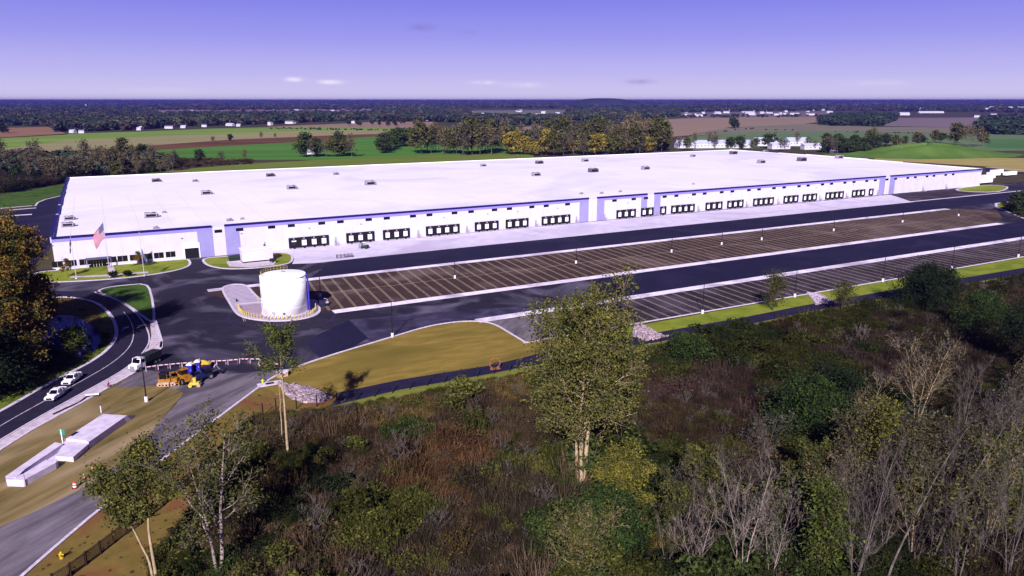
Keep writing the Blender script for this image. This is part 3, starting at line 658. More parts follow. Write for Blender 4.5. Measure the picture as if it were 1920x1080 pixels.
def usf(s, q, i, j):
    if s < .4 and q < 7/13:
        return M_FW if (i % 2 == 1 and j % 3 == 1) else M_NAVY
    return M_RED if int(q*13) % 2 == 0 else M_FW
t = flagpole((207, 519.5), 20.0, 'tallest flagpole in the middle, with the striped red and white flag')
drape(t, 'flag', 19.9, 6.6, 5.4, .8, usf, sx=-.7, ny=26, amp=.3)
t = flagpole((143.5, 523), 15.8, 'left flagpole with a limp dark navy flag'); drape(t, 'flag', 15.4, 4.2, 2.4, 1.15, lambda *a: M_FD, sx=-.25, amp=.3)
t = flagpole((271, 518), 16.0, 'right flagpole with a limp slate blue flag hanging low'); drape(t, 'flag', 10.4, 4.2, 2.6, 1.05, lambda *a: M_FG, sx=.38, amp=.35)

# ================================================================== PUMP HOUSE ETC.
X, Y = P(483, 489)
t = thing('pump_house', 'white box shaped pump house on the lawn by the building', 'pump house', X, Y, .1, SITE_ROT)
b = MB(); b.box(-6.0, 5.6, -2.6, 3.2, .5, 5.0, M_WALL); b.box(-5.9, 5.5, -2.55, 3.1, 0, .5, M_BLK); b.build('wall', t)
b = MB(); b.box(-6.2, 5.8, -2.8, 3.4, 5.0, 5.25, M_ROOF); b.build('roof', t)
b = MB(); b.box(5.61, 5.66, -1, .4, .5, 3, M_GREY); b.build('door', t)
b = MB(); b.tube([(3.8, 2.5, 5.2), (3.8, 2.5, 6.6)], .16, M_BLK, 8); b.tube([(3.4, 2.2, 5.2), (3.4, 2.2, 5.9)], .3, M_BLK, 8); b.build('vent', t)
sheet('pavement', gp([(424, 491), (500, 486), (516, 491), (514, 497), (470, 502), (430, 500)]), .115, M_WALK, 'pale concrete pad under the pump house', 'pavement')
X, Y = P(441, 489.5)
t = thing('transformer', 'dark green transformer cabinet left of the pump house', 'transformer', X, Y, .12, SITE_ROT)
mg = mat('transformer_green', '#1d2f2b'); b = MB(); b.box(-2.3, 2.3, -1.1, 1.1, .15, 2.0, mg); b.box(-2.4, 2.4, -1.2, 1.2, 0, .15, M_APRON); b.build('cabinet', t)
b = MB(); b.box(-2.1, -.1, -1.16, -1.1, .3, 1.8, mg); b.box(.1, 2.1, -1.16, -1.1, .3, 1.8, mg)
for k in range(6): b.box(-1.9+k*.7, -1.6+k*.7, -1.2, -1.16, .5, 1.6, M_DARK)
b.build('door', t)
X, Y = P(512, 493); t = thing('fuel_tank', 'small dark fuel tank right of the pump house', 'fuel tank', X, Y, .12, SITE_ROT)
MB().cyl((-1.2, 0, 1.1), .7, 2.4, M_DARK, 16, axis='x').build('barrel', t); MB().box(-.9, -.6, -.6, .6, 0, .7, M_GREY).box(.6, .9, -.6, .6, 0, .7, M_GREY).build('cradle', t)
# dock yard clutter
X, Y = P(684, 466)
t = thing('forklift', 'dark green forklift parked in front of the docks', 'forklift', X, Y, .03, SITE_ROT + 2.3)
mgreen = mat('machine_green', '#223a2c'); MR = mat('rubber', '#0f0e12', rough=.9)
b = MB(); b.side([(-1.6, .5), (1.2, .5), (1.2, 1.2), (.2, 1.3), (-.6, 1.6), (-1.6, 1.6)], -.8, .8, mgreen); b.build('body', t)
b = MB()
for sx in (-.6, .8):
    for sy in (-.7, .7): b.tube([(sx, sy, 1.3), (sx, sy, 2.6)], .05, M_DARK, 5)
b.box(-.75, .95, -.8, .8, 2.6, 2.7, M_WHITE); b.build('canopy', t)
b = MB(); b.box(1.25, 1.4, -.55, -.4, 0.1, 3.0, M_DARK); b.box(1.25, 1.4, .4, .55, .1, 3.0, M_DARK); b.box(1.4, 2.9, -.5, -.35, .1, .2, M_DARK); b.box(1.4, 2.9, .35, .5, .1, .2, M_DARK); b.build('mast', t)
for sx in (-1.0, .9):
    for sy in (-.95, .7): MB().cyl((sx, sy, .42), .42, .25, MR, 14, axis='y').build('wheel', t)
X, Y = P(679, 461.5); t = thing('pallet_stack', 'pale stack of wrapped goods behind the green forklift', 'pallet stack', X, Y, .03, SITE_ROT)
b = MB(); b.box(-1.3, 1.3, -.8, .8, .15, 1.3, M_GREY); b.build('goods', t); MB().box(-1.4, 1.4, -.9, .9, 0, .15, M_DARK).build('pallet', t)
X, Y = P(646, 483)
t = thing('steel_rack', 'low rack of dark steel frames lying on the apron', 'rack', X, Y, .03, SITE_ROT - .05)
b = MB()
for k in range(5): b.box(-3.2+k*1.55, -3.0+k*1.55, -.8, .8, 0, 1.4, M_UNIT2)
for z in (.3, .9, 1.35): b.box(-3.2, 3.2, -.85, -.8, z-.08, z, M_UNIT2); b.box(-3.2, 3.2, .8, .85, z-.08, z, M_UNIT2)
b.box(-3.1, 3.1, -.7, .7, .9, 1.1, M_GREY); b.build('frame', t)
MB().box(-3.0, -.2, -.75, .75, .35, .8, M_GREY).box(.1, 2.9, -.75, .75, .35, .8, M_UNIT2).build('load', t)

# ================================================================== VEHICLES
M_CAR = mat('car_white', '#efeaf4', None, rough=.25, spec=.5)
M_GL = mat('car_glass', '#0b0a14', None, rough=.08, spec=.7)
M_RIM = mat('rim', '#a9a5b4', None, rough=.3, metal=.6)
def wheel(t, x, y, r, wd, ins, name='wheel'):
    w_ = MB().cyl((x, y, r), r, wd, MR, 20, axis='y').build(name, t)
    yy = y - .012 if ins < 0 else y + wd - .03
    MB().cyl((x, yy, r), r*.6, .042, M_RIM, 12, axis='y').build('rim', w_)
def pickup(px, rz, label, bed_open=True):
    X, Y = P(*px); t = thing('pickup_truck', label, 'pickup truck', X, Y, .02, rz, 'white pickup trucks on the entrance road')
    b = MB(); hw = .98
    prof = [(-2.9, .55), (-2.9, 1.22), (-1.05, 1.25), (-1.05, 1.22), (1.15, 1.22), (1.3, 1.24), (2.5, 1.12), (2.85, .98), (2.9, .5), (2.4, .42), (-2.6, .42)]
    ring = lambda y, k: [(x, y, .42 + (z-.42)*k) for x, z in prof]
    b.loft([ring(-hw, .93), ring(-hw+.08, 1), ring(hw-.08, 1), ring(hw, .93)], M_CAR)
    b.box(-2.86, -1.1, -.9, -.78, 1.2, 1.34, M_CAR); b.box(-2.86, -1.1, .78, .9, 1.2, 1.34, M_CAR); b.box(-2.9, -2.78, -.78, .78, 1.2, 1.34, M_CAR)
    b.build('body', t)
    if bed_open: MB().box(-2.76, -1.12, -.77, .77, 1.23, 1.262, M_DARK).build('bed', t)
    c = MB()
    lo = [(-1.1, 1.2), (1.1, 1.2)]; hi = [(-.95, 1.86), (.35, 1.86)]
    c.loft([[(-1.1, -.9, 1.2), (1.15, -.9, 1.2), (1.15, .9, 1.2), (-1.1, .9, 1.2)], [(-.95, -.72, 1.84), (.35, -.72, 1.84), (.35, .72, 1.84), (-.95, .72, 1.84)]], M_GL)
    c.box(-.98, .38, -.74, .74, 1.83, 1.92, M_CAR)
    for s in (-1, 1):
        c.tube([(1.17, s*.9, 1.2), (.37, s*.73, 1.87)], .06, M_CAR, 5); c.tube([(-1.12, s*.9, 1.2), (-.97, s*.73, 1.87)], .09, M_CAR, 5); c.tube([(.05, s*.91, 1.2), (-.1, s*.74, 1.86)], .05, M_CAR, 5)
    c.build('cab', t)
    MB().box(2.86, 2.94, -.6, .6, .62, .95, M_DARK).build('grille', t); MB().box(2.7, 3.0, -.95, .95, .42, .6, M_RIM).build('bumper', t)
    for s in (-1, 1): MB().box(2.82, 2.93, s*.8-.16, s*.8+.16, .74, .96, M_WHITE).build('headlight', t); MB().box(.9, 1.08, s*1.1-.12, s*1.1+.12, 1.15, 1.38, M_CAR).build('mirror', t)
    for x in (-1.85, 1.85):
        for y, i in ((-1.0, -1), (.74, 1)): wheel(t, x, y, .4, .27, i)
    return t
a0 = P(150, 704); a1 = P(84, 751); hd = math.atan2(a1[1]-a0[1], a1[0]-a0[0])
pickup((106, 745), hd, 'white pickup truck in front, lower left of the pair on the road')
pickup((136, 716), hd + .02, 'white pickup truck behind, with its dark open bed')
# dump truck
X, Y = P(272, 688)
q0 = P(300, 672); q1 = P(262, 690); h2 = math.atan2(q1[1]-q0[1], q1[0]-q0[0])
t = thing('dump_truck', 'heavy truck with white cab and dark body nosing toward the sidewalk', 'truck', X, Y, .03, h2)
b = MB(); b.side([(1.0, .7), (1.0, 2.9), (2.4, 2.9), (2.7, 1.8), (3.9, 1.7), (4.1, .7)], -1.15, 1.15, M_CAR); b.build('cab', t)
b = MB(); b.loft([[(2.43, -1.0, 2.75), (2.72, -1.0, 1.85), (2.72, 1.0, 1.85), (2.43, 1.0, 2.75)], [(2.47, -1.0, 2.77), (2.77, -1.0, 1.87), (2.77, 1.0, 1.87), (2.47, 1.0, 2.77)]], M_GL); b.box(1.2, 2.2, -1.18, -1.15, 1.9, 2.7, M_GL); b.box(1.2, 2.2, 1.15, 1.18, 1.9, 2.7, M_GL); b.build('window', t)
b = MB(); b.side([(-4.6, 1.3), (-4.8, 2.9), (.8, 3.0), (.8, 1.5)], -1.25, 1.25, mat('body_dark', '#1b2126')); b.build('dump_body', t)
MB().box(-4.2, 4.0, -.5, .5, .7, 1.1, M_DARK).build('chassis', t); MB().box(4.1, 4.3, -1.15, 1.15, .5, .95, M_RIM).build('bumper', t); MB().box(4.1, 4.16, -.6, .6, .95, 1.6, M_RIM).build('grille', t)
for x in (-3.6, -2.4, 2.9):
    for y, i in ((-1.28, -1), (.95, 1)): wheel(t, x, y, .52, .33, i)
# yellow machines
M_CY = mat('machine_yellow', '#a8731f', '#7d5318', 1.5, .5); M_CY2 = mat('machine_pale_yellow', '#cdb44c', '#b59a3a', 1.5, .6)
M_TRK = mat('track_dust', '#c9a78c', '#8f735e', 3, .9)
X, Y = P(315, 721)
t = thing('bulldozer', 'yellow bulldozer with dark cab at the left of the machines', 'bulldozer', X, Y, .03, .15)
for s, yy in ((-1, -1.25), (1, .75)):
    b = MB(); b.side([(-2.0, .25), (-1.7, 0), (1.7, 0), (2.0, .25), (2.0, .65), (1.7, .9), (-1.7, .9), (-2.0, .65)], yy, yy+.5, M_TRK)
    for k in range(5): b.cyl((-1.4+k*.7, yy-.03 if s < 0 else yy+.5, .3), .2, .03, M_DARK, 10, axis='y')
    b.build('track', t)
b = MB(); b.side([(-1.8, .9), (-1.8, 1.5), (-.9, 1.6), (.6, 1.6), (2.2, 1.45), (2.2, .7), (-1.0, .6)], -.72, .72, M_CY); b.build('body', t)
b = MB(); b.box(-1.5, .2, -.8, .8, 1.6, 2.7, M_GL); b.box(-1.6, .3, -.88, .88, 2.7, 2.85, M_DARK)
for sx in (-1.5, .2):
    for sy in (-.8, .8): b.tube([(sx, sy, 1.6), (sx, sy, 2.7)], .06, M_CY, 4)
b.build('cab', t)
b = MB(); b.side([(2.7, .05), (2.95, .15), (2.85, .7), (2.98, 1.3), (2.85, 1.3), (2.7, .7)], -1.7, 1.7, M_CY); b.build('blade', t)
b = MB(); b.tube([(2.75, -.9, .5), (.8, -1.3, .5)], .1, M_CY, 6); b.tube([(2.75, .9, .5), (.8, 1.3, .5)], .1, M_CY, 6); b.build('push_arm', t)
X, Y = P(345, 716)
t = thing('wheel_loader', 'orange yellow wheel loader with raised bucket between the other machines', 'loader', X, Y, .03, 2.4)
b = MB(); b.side([(-2.9, .9), (-2.9, 1.9), (-.8, 2.0), (1.2, 1.5), (1.2, .8)], -.8, .8, M_CY); b.build('body', t)
b = MB(); b.box(-.9, .6, -.75, .75, 1.9, 3.1, M_GL); b.box(-1.0, .7, -.85, .85, 3.1, 3.25, M_CY); b.build('cab', t)
b = MB()
for s in (-.6, .6): b.tube([(.8, s, 1.6), (2.4, s, 1.9), (3.3, s, 1.1)], .13, M_CY, 6)
b.build('lift_arm', t)
b = MB(); b.side([(3.2, .6), (3.1, 1.7), (3.3, 1.8), (3.5, .9), (4.3, .6), (4.3, .5)], -1.3, 1.3, M_CY); b.build('bucket', t)
for x in (-1.9, 1.4):
    for y, i in ((-1.25, -1), (.75, 1)): wheel(t, x, y, .72, .5, i)
X, Y = P(384, 712)
t = thing('backhoe', 'dark blue backhoe with grey boom right of the yellow loader', 'backhoe', X, Y, .03, -2.2)
MBL = mat('machine_navy', '#1a1f52', '#10143a', 1, .5)
b = MB(); b.side([(-1.8, .7), (-1.8, 1.6), (.3, 1.7), (2.0, 1.4), (2.0, .7)], -.6, .6, MBL); b.build('body', t)
b = MB(); b.box(-1.5, .2, -.7, .7, 1.6, 2.7, M_GL); b.box(-1.6, .3, -.8, .8, 2.7, 2.85, MBL); b.build('cab', t)
b = MB(); b.tube([(-1.8, 0, 1.2), (-3.0, 0, 2.8), (-4.0, 0, 1.3)], [.18, .15, .12], M_GREY, 6); b.build('boom', t); MB().side([(-4.3, .6), (-3.8, .6), (-3.7, 1.3), (-4.1, 1.3)], -.35, .35, M_DARK).build('bucket', t)
b = MB(); b.side([(2.7, .2), (2.6, 1.0), (2.8, 1.0), (3.4, .25)], -1.0, 1.0, MBL); b.build('loader_bucket', t)
for x, r in ((-1.1, .65), (1.5, .48)):
    for y, i in ((-.95, -1), (.6, 1)): wheel(t, x, y, r, .35, i)
X, Y = P(366, 725)
t = thing('plate_compactor', 'small pale yellow roller parked nearest, in front of the blue backhoe', 'roller', X, Y, .03, .1)
b = MB(); b.box(-1.0, 1.0, -.5, .5, .5, 1.1, M_CY2); b.box(-.3, .35, -.35, .35, 1.1, 2.1, M_CY2); b.build('body', t)
for x in (-.9, .9): MB().cyl((x, -.65, .42), .42, 1.3, M_CY2 if x < 0 else M_TRK, 18, axis='y').build('drum', t)
MB().tube([(-.5, -.4, 1.1), (-.5, -.4, 2.0), (-.5, .4, 2.0), (-.5, .4, 1.1)], .05, M_GREY, 5).build('roll_bar', t)
X, Y = P(377, 691)
t = thing('spoil_bin', 'dark open bin heaped with golden straw behind the machines', 'bin', X, Y, .03, .12)
b = MB(); b.loft([[(-2.2, -1, 0), (1.8, -1, 0), (1.8, 1, 0), (-2.2, 1, 0)], [(-2.4, -1.1, 1.2), (2.6, -1.1, 1.2), (2.6, 1.1, 1.2), (-2.4, 1.1, 1.2)]], mat('bin_maroon', '#4a1d24')); b.build('container', t)
b = MB(); rg_ = random.Random(3); G = [[(-2.2+4.6*i/10, -1+2*j/5, 1.2 + (.9*math.sin(math.pi*i/10)*math.sin(math.pi*j/5)) + rg_.uniform(0, .15)) for i in range(11)] for j in range(6)]
b.add([p for r_ in G for p in r_], [(j*11+i, j*11+i+1, (j+1)*11+i+1, (j+1)*11+i) for j in range(5) for i in range(10)], mat('straw', '#a8892e', '#c2a544', 4, .95)); b.build('straw_load', t)
M_PT = mat('toilet_blue', '#2a2bb0', '#232490', 2, .5)
for i, (p, lab) in enumerate((((357, 700), 'blue portable toilet with white roof, left of the two'), ((371.5, 694), 'blue portable toilet with white roof, right of the two'))):
    X, Y = P(*p); t = thing('portable_toilet', lab, 'portable toilet', X, Y, .03, .1 + .1*i, 'portable toilets by the machines')
    b = MB(); b.loft([[(-.6, -.6, 0), (.6, -.6, 0), (.6, .6, 0), (-.6, .6, 0)], [(-.56, -.56, 2.1), (.56, -.56, 2.1), (.56, .56, 2.1), (-.56, .56, 2.1)]], M_PT); b.build('cabin', t)
    b = MB(); b.box(-.64, .64, -.64, .64, 2.1, 2.25, M_WHITE); b.loft([[(-.6, -.6, 2.25), (.6, -.6, 2.25), (.6, .6, 2.25), (-.6, .6, 2.25)], [(-.3, -.5, 2.5), (.3, -.5, 2.5), (.3, .5, 2.5), (-.3, .5, 2.5)]], M_WHITE); b.build('roof', t)
    MB().box(-.4, .4, -.63, -.6, .1, 1.95, M_PT).box(.28, .34, -.66, -.63, .9, 1.1, M_WHITE).build('door', t)
    MB().tube([(.45, .45, 2.1), (.45, .45, 2.8)], .06, M_GREY, 6).build('vent_pipe', t)
# barricades across the road
M_BR = mat('barricade_red', '#b33a4a'); M_BW = mat('barricade_white', '#dcd0e0')
def barricade(L_=2.4):
    t = empty('barricade', 0, 0)
    b = MB(); n = 6
    for k in range(n): b.box(-L_/2 + k*L_/n, -L_/2 + (k+1)*L_/n, -.04, .04, 1.0, 1.16, M_BW if k % 3 else M_BR)
    b.build('rail', t)
    for s in (-1, 1):
        b = MB(); b.tube([(s*(L_/2-.15), -.35, 0), (s*(L_/2-.15), 0, 1.25)], .05, M_BW if s < 0 else M_BR, 4); b.tube([(s*(L_/2-.15), .35, 0), (s*(L_/2-.15), 0, 1.25)], .05, M_BW, 4); b.build('leg', t)
    return t
bp = gp([(272, 697), (300, 693), (330, 690), (368, 687), (400, 685), (425, 684), (455, 681), (482, 681), (500, 688), (530, 692)])
b0 = barricade(); first = True; cnt = 0; names = ['leftmost', 'second', 'third', 'fourth', 'fifth', 'sixth', 'seventh', 'eighth', 'ninth', 'tenth', 'eleventh', 'twelfth', 'thirteenth', 'fourteenth', 'fifteenth', 'sixteenth', 'seventeenth', 'eighteenth', 'nineteenth', 'twentieth']
dd = [0]
for i in range(1, len(bp)): dd.append(dd[-1] + math.dist(bp[i], bp[i-1]))
nb = int(dd[-1] // 2.55)
for k in range(nb):
    s = dd[-1]*(k+.5)/nb; i = min(max(j for j in range(len(dd)) if dd[j] <= s), len(bp)-2); q = (s-dd[i])/(dd[i+1]-dd[i])
    x = bp[i][0]*(1-q)+bp[i+1][0]*q; y = bp[i][1]*(1-q)+bp[i+1][1]*q; a = math.atan2(bp[i+1][1]-bp[i][1], bp[i+1][0]-bp[i][0])
    lab = ('%s barricade from the left in the red and white line across the road' % (names[k] if k < 20 else 'last')).replace('leftmost barricade from the left', 'leftmost barricade')
    if first: r = b0; r.location = (x, y, .03); r.rotation_euler.z = a; tag(r, lab, 'barricade', 'barricades across the road'); first = False
    else: copy_thing(b0, x, y, .03, a, lab, 'barricades across the road')
# traffic drum, delineators, posts
M_CONE = mat('cone_red', '#c23a4a'); cn0 = None
for k, p in enumerate(((487, 689), (494, 686), (500, 690), (506, 685), (512, 690), (517, 687))):
    X, Y = P(*p); lab = 'red traffic cone, %s from the left at the right end of the barricades' % ordw(k+1)
    if cn0 is None:
        cn0 = thing('traffic_cone', lab, 'traffic cone', X, Y, .03, 0, 'cones at the barricade end')
        b = MB(); b.cyl((0, 0, .05), .2, .5, M_CONE, 10, .13); b.cyl((0, 0, .55), .13, .2, M_WHITE, 10, .09); b.cyl((0, 0, .75), .09, .35, M_CONE, 10, .03); b.build('cone', cn0)
        MB().box(-.28, .28, -.28, .28, 0, .06, MR).build('base', cn0)
    else: copy_thing(cn0, X, Y, .03, 0, lab, 'cones at the barricade end')
M_OR = mat('safety_orange', '#e0502a')
X, Y = P(141, 915); t = thing('traffic_drum', 'orange and white traffic drum at the edge of the dusty road', 'traffic drum', X, Y, .03)
b = MB(); z = 0
for k, (r_, m_) in enumerate(((.34, M_OR), (.32, M_WHITE), (.3, M_OR), (.28, M_WHITE), (.26, M_OR))): b.cyl((0, 0, z), r_, .22, m_, 16, r_-.02); z += .22
b.build('barrel', t); MB().cyl((0, 0, -.02), .45, .1, MR, 16).build('base', t)
for p, lab in (((158.5, 899), 'slim orange delineator post nearest the traffic drum'), ((174, 885), 'slim orange delineator post farther from the traffic drum')):
    X, Y = P(*p); t = thing('delineator', lab, 'delineator', X, Y, .03); b = MB()
    for k in range(5): b.cyl((0, 0, .08+k*.22), .09-.008*k, .22, M_OR if k % 2 == 0 else M_WHITE, 10)
    b.build('post', t); MB().cyl((0, 0, -.02), .28, .1, MR, 12).build('base', t)
def hydrant(p, m, lab):
    X, Y = P(*p); t = thing('fire_hydrant', lab, 'hydrant', X, Y, .02)
    b = MB(); b.cyl((0, 0, 0), .28, .12, m, 12); b.cyl((0, 0, .12), .2, .75, m, 12, .18); b.cyl((0, 0, .87), .22, .22, m, 12, .06); b.build('barrel', t)
    b = MB(); b.cyl((-.38, 0, .6), .1, .76, m, 10, axis='x'); b.cyl((0, -.36, .55), .13, .3, m, 10, axis='y'); b.build('outlet', t)
hydrant((116, 1047), mat('hydrant_yellow', '#b79a2a'), 'yellow hydrant in the grass by the steel fence'); hydrant((493, 719), mat('hydrant_lime', '#b5c233'), 'lime yellow hydrant on the kerb by the rock pile')
X, Y = P(190, 774); t = tag(MB().tube([(0, 0, 0), (0, 0, 1.6)], .09, M_WHITE, 6).box(-.12, .12, -.12, .12, 1.6, 1.66, M_DARK).build('marker_post'), 'thin white marker post behind the upper concrete pad', 'post'); t.location = (X, Y, 0)
# person in red by the sidewalk
X, Y = P(203, 726)
t = thing('person', 'person in a red jacket and dark trousers crouching by the sidewalk', 'person', X, Y, .02, -.6)
M_RJ = mat('jacket_red', '#b3203c'); M_TR = mat('trousers_dark', '#17161c'); M_SK = mat('skin', '#b07a5c')
me = bpy.data.meshes.new('body')
J = [((0, 0, .48), .17), ((.1, 0, .75), .18), ((.22, 0, 1.0), .19), ((.3, 0, 1.12), .07), ((.36, 0, 1.3), .115),
     ((.12, .12, .46), .12), ((.5, .2, .52), .085), ((.38, .2, .08), .06), ((.56, .22, .05), .05),
     ((.12, -.12, .46), .12), ((.48, -.22, .3), .085), ((.1, -.22, .1), .06), ((.24, -.24, .05), .05),
     ((.22, .22, 1.0), .075), ((.42, .28, .76), .055), ((.6, .2, .62), .045), ((.22, -.22, 1.0), .075), ((.45, -.26, .75), .055), ((.62, -.12, .55), .045)]
me.from_pydata([j[0] for j in J], [(0, 1), (1, 2), (2, 3), (3, 4), (0, 5), (5, 6), (6, 7), (7, 8), (0, 9), (9, 10), (10, 11), (11, 12), (2, 13), (13, 14), (14, 15), (2, 16), (16, 17), (17, 18)], [])
bo_ = bpy.data.objects.new('body', me); COL.objects.link(bo_); sk_ = bo_.modifiers.new('skin', 'SKIN'); bo_.modifiers.new('sub', 'SUBSURF').levels = 1
bo_.modifiers['sub'].render_levels = 1
for i, (p, r_) in enumerate(J): me.skin_vertices[0].data[i].radius = (r_, r_)
me.skin_vertices[0].data[0].use_root = True
dg = bpy.context.evaluated_depsgraph_get(); ev = bpy.data.meshes.new_from_object(bo_.evaluated_get(dg)); ev.name = 'body'
bpy.data.objects.remove(bo_); bo_ = bpy.data.objects.new('body', ev); COL.objects.link(bo_); bo_.parent = t
ev.materials.clear()
for m_ in (M_RJ, M_TR, M_SK): ev.materials.append(m_)
for pl_ in ev.polygons:
    c_ = pl_.center; pl_.use_smooth = True
    pl_.material_index = 2 if (c_.z > 1.16 or (c_.x > .57 and c_.z > .45)) else (0 if c_.z > .62 or (c_.x < .2 and c_.z > .58) else 1)
MB().cyl((.33, 0, 1.3), .135, .14, M_DARK, 12, .08).build('hair', t)

# ================================================================== CONCRETE PADS
M_CP = mat('pad_concrete', '#d8cbe2', '#c2b4cd', .6, .85, bump=.1, coord='World')
t = thing('loading_ramp', 'upper white concrete loading slab with a raised step, on the dirt patch', 'concrete ramp', *P(150, 830))
ox, oy = P(150, 830)
def lp(px, z): X, Y = P(*px, z); return (X-ox, Y-oy)
b = MB(); b.prism([lp(p, 1.3) for p in ((193, 776), (238, 779), (232, 783), (166, 829), (160, 826), (122, 822))], 0, 1.3, M_CP); b.build('slab', t)
b = MB(); b.prism([lp(p, .95) for p in ((122, 822), (163, 828), (165, 833), (137, 857), (104, 855), (118, 834))], 0, .95, M_CP); b.build('step', t)
q = [lp(p, 1.3) for p in ((238, 779), (232, 783))]; r2 = [lp((254, 778), .1), lp((246, 786), .1)]
b = MB(); b.add([(q[0][0], q[0][1], 1.29), (q[1][0], q[1][1], 1.29), (r2[1][0], r2[1][1], .05), (r2[0][0], r2[0][1], .05), (q[0][0], q[0][1], 0), (q[1][0], q[1][1], 0)], [(0, 1, 2, 3), (0, 3, 4), (1, 5, 2)], M_CP); b.build('incline', t)
ox, oy = P(60, 880)
t = thing('loading_ramp', 'lower white concrete ramp trough with sloping side walls, at the left edge', 'concrete ramp', ox, oy)
b = MB(); b.prism([lp(p, 1.3) for p in ((10, 893), (103, 829), (118, 832), (112, 836), (46, 880), (30, 896))], 0, 1.3, M_CP); b.build('side_wall', t)
b = MB(); A = [lp(p, .5) for p in ((30, 896), (46, 880), (112, 840), (116, 846), (104, 862), (60, 890))]; b.prism(A, 0, .35, M_CP); b.build('trough_floor', t)
b = MB(); b.prism([lp(p, 1.2) for p in ((44, 888), (86, 862), (108, 863), (104, 868), (46, 899))], 0, 1.2, M_CP); b.build('side_wall', t)
b = MB(); b.prism([lp(p, 1.25) for p in ((10, 893), (30, 893), (44, 888), (46, 899), (43, 900), (12, 899))], 0, 1.25, M_CP); b.build('end_block', t)
X, Y = P(119, 838)
t = thing('post_sign', 'small green sign on a white post beside the concrete ramp', 'sign', X, Y, .3)
MB().tube([(0, 0, 0), (0, 0, 3.2)], .1, M_WHITE, 6).build('post', t); MB().box(-.5, .6, .1, .16, 2.1, 3.2, mat('sign_green', '#2c7a62')).build('panel', t)
pb = MB(); pts_ = gp([(100, 778), (123, 767), (150, 755), (162, 745), (186, 742)]); ribbon(pb, pts_, .35, -.02, .25, M_DARK); tag(pb.build('drain_pipe'), 'dark flexible drain pipe lying beside the sidewalk', 'pipe')
pb = MB(); ribbon(pb, gp([(161, 743.5), (186, 741.5)]), .3, .26, .5, M_WHITE); tag(pb.build('pipe_length'), 'short white pipe lying at the end of the drain pipe', 'pipe')
# culvert, rock pile
X, Y = P(529, 705); t = tag(MB().box(-1.2, 1.2, -.8, .8, 0, 1.0, mat('tan_block', '#c0a08a', '#a88a72', 2)).box(-1.3, 1.3, -.9, .9, 1.0, 1.15, M_CP).build('concrete_block'), 'tan concrete block on the kerb above the rock pile', 'block'); t.location = (X, Y, 0); t.rotation_euler.z = .5
X, Y = P(506, 720); t = thing('storm_drain', 'pale storm inlet apron with dark opening at the kerb', 'drain', X, Y, .02, .5)
MB().box(-2.6, 2.6, -1.1, 1.1, 0, .14, M_CP).build('apron', t); MB().box(-.9, .9, -.5, .5, .141, .2, M_BLK).build('grate', t)
rg = np.random.default_rng(5)
def rocks(poly, n, smin, smax, name, label, m):
    xs = [p[0] for p in poly]; ys = [p[1] for p in poly]; V = []; F = []
    ico = [(-.5, 0, .8), (.5, 0, .8), (-.5, 0, -.8), (.5, 0, -.8), (0, .8, .5), (0, .8, -.5), (0, -.8, .5), (0, -.8, -.5), (.8, .5, 0), (-.8, .5, 0), (.8, -.5, 0), (-.8, -.5, 0)]
    fc = [(0, 4, 1), (0, 9, 4), (9, 5, 4), (4, 5, 8), (4, 8, 1), (8, 10, 1), (8, 3, 10), (5, 3, 8), (5, 2, 3), (2, 7, 3), (7, 10, 3), (7, 6, 10), (7, 11, 6), (11, 0, 6), (0, 1, 6), (6, 1, 10), (9, 0, 11), (9, 11, 2), (9, 2, 5), (7, 2, 11)]
    k = 0
    while k < n:
        x, y = rg.uniform(min(xs), max(xs)), rg.uniform(min(ys), max(ys))
        if not inpoly(np.array([x]), np.array([y]), poly)[0]: continue
        s = rg.uniform(smin, smax); M = Matrix.Rotation(rg.uniform(0, 6), 3, 'Z') @ Matrix.Diagonal((rg.uniform(.7, 1.3), rg.uniform(.7, 1.2), rg.uniform(.5, .9)))
        V += [tuple(M @ (Vector(p)*s*rg.uniform(.8, 1.2)) + Vector((x, y, s*.35))) for p in ico]; F += [tuple(a + 12*k for a in f_) for f_ in fc]; k += 1
    return tag(npobj(name, V, F, m, n=3), label, 'rocks', kind='stuff')
mrock = leafmat('pale_rock', lin('#a08a92'), .4, c2=lin('#857584'))
rocks(gp([(522, 718), (550, 722), (578, 726), (606, 738), (622, 746), (606, 754), (572, 756), (548, 748), (532, 735)]), 900, .25, .6, 'rock_pile', 'pale pinkish riprap rocks at the end of the path', mrock)
rocks(gp([(1186, 610), (1200, 606), (1236, 626), (1255, 630), (1215, 640), (1188, 632)]), 400, .25, .55, 'rock_pile', 'pale rocks round the culvert right of the tall tree', mrock)
for px_, lab in ((( (1188, 612), (1202, 608), (1222, 625), (1190, 628)), 'pale concrete spillway right of the tall green tree'), (((1512, 548), (1532, 551), (1560, 566), (1530, 570)), 'pale concrete spillway crossing the grass strip at right')):
    p_ = gp(px_); tag(MB().prism(p_, 0, .2, M_CP).build('pavement'), lab, 'pavement', kind='structure')
rocks(gp([(1515, 550), (1540, 552), (1566, 566), (1570, 571), (1530, 572)]), 160, .2, .45, 'rock_pile', 'few pale rocks along the right spillway', mrock)
X, Y = P(928, 692); t = thing('pipe_hoop', 'rusty round pipe frame standing beside the path fence', 'pipe', X, Y, 0, .3)
b = MB(); b.tube([(1.3*math.cos(R(a)), 0, 1.5+1.3*math.sin(R(a))) for a in range(0, 361, 20)], .16, mat('rust', '#9a6243', '#7a4a34', 3), 6); b.build('hoop', t); MB().box(-1.2, 1.2, -.4, .4, 0, .3, MATS['rust']).build('base', t)

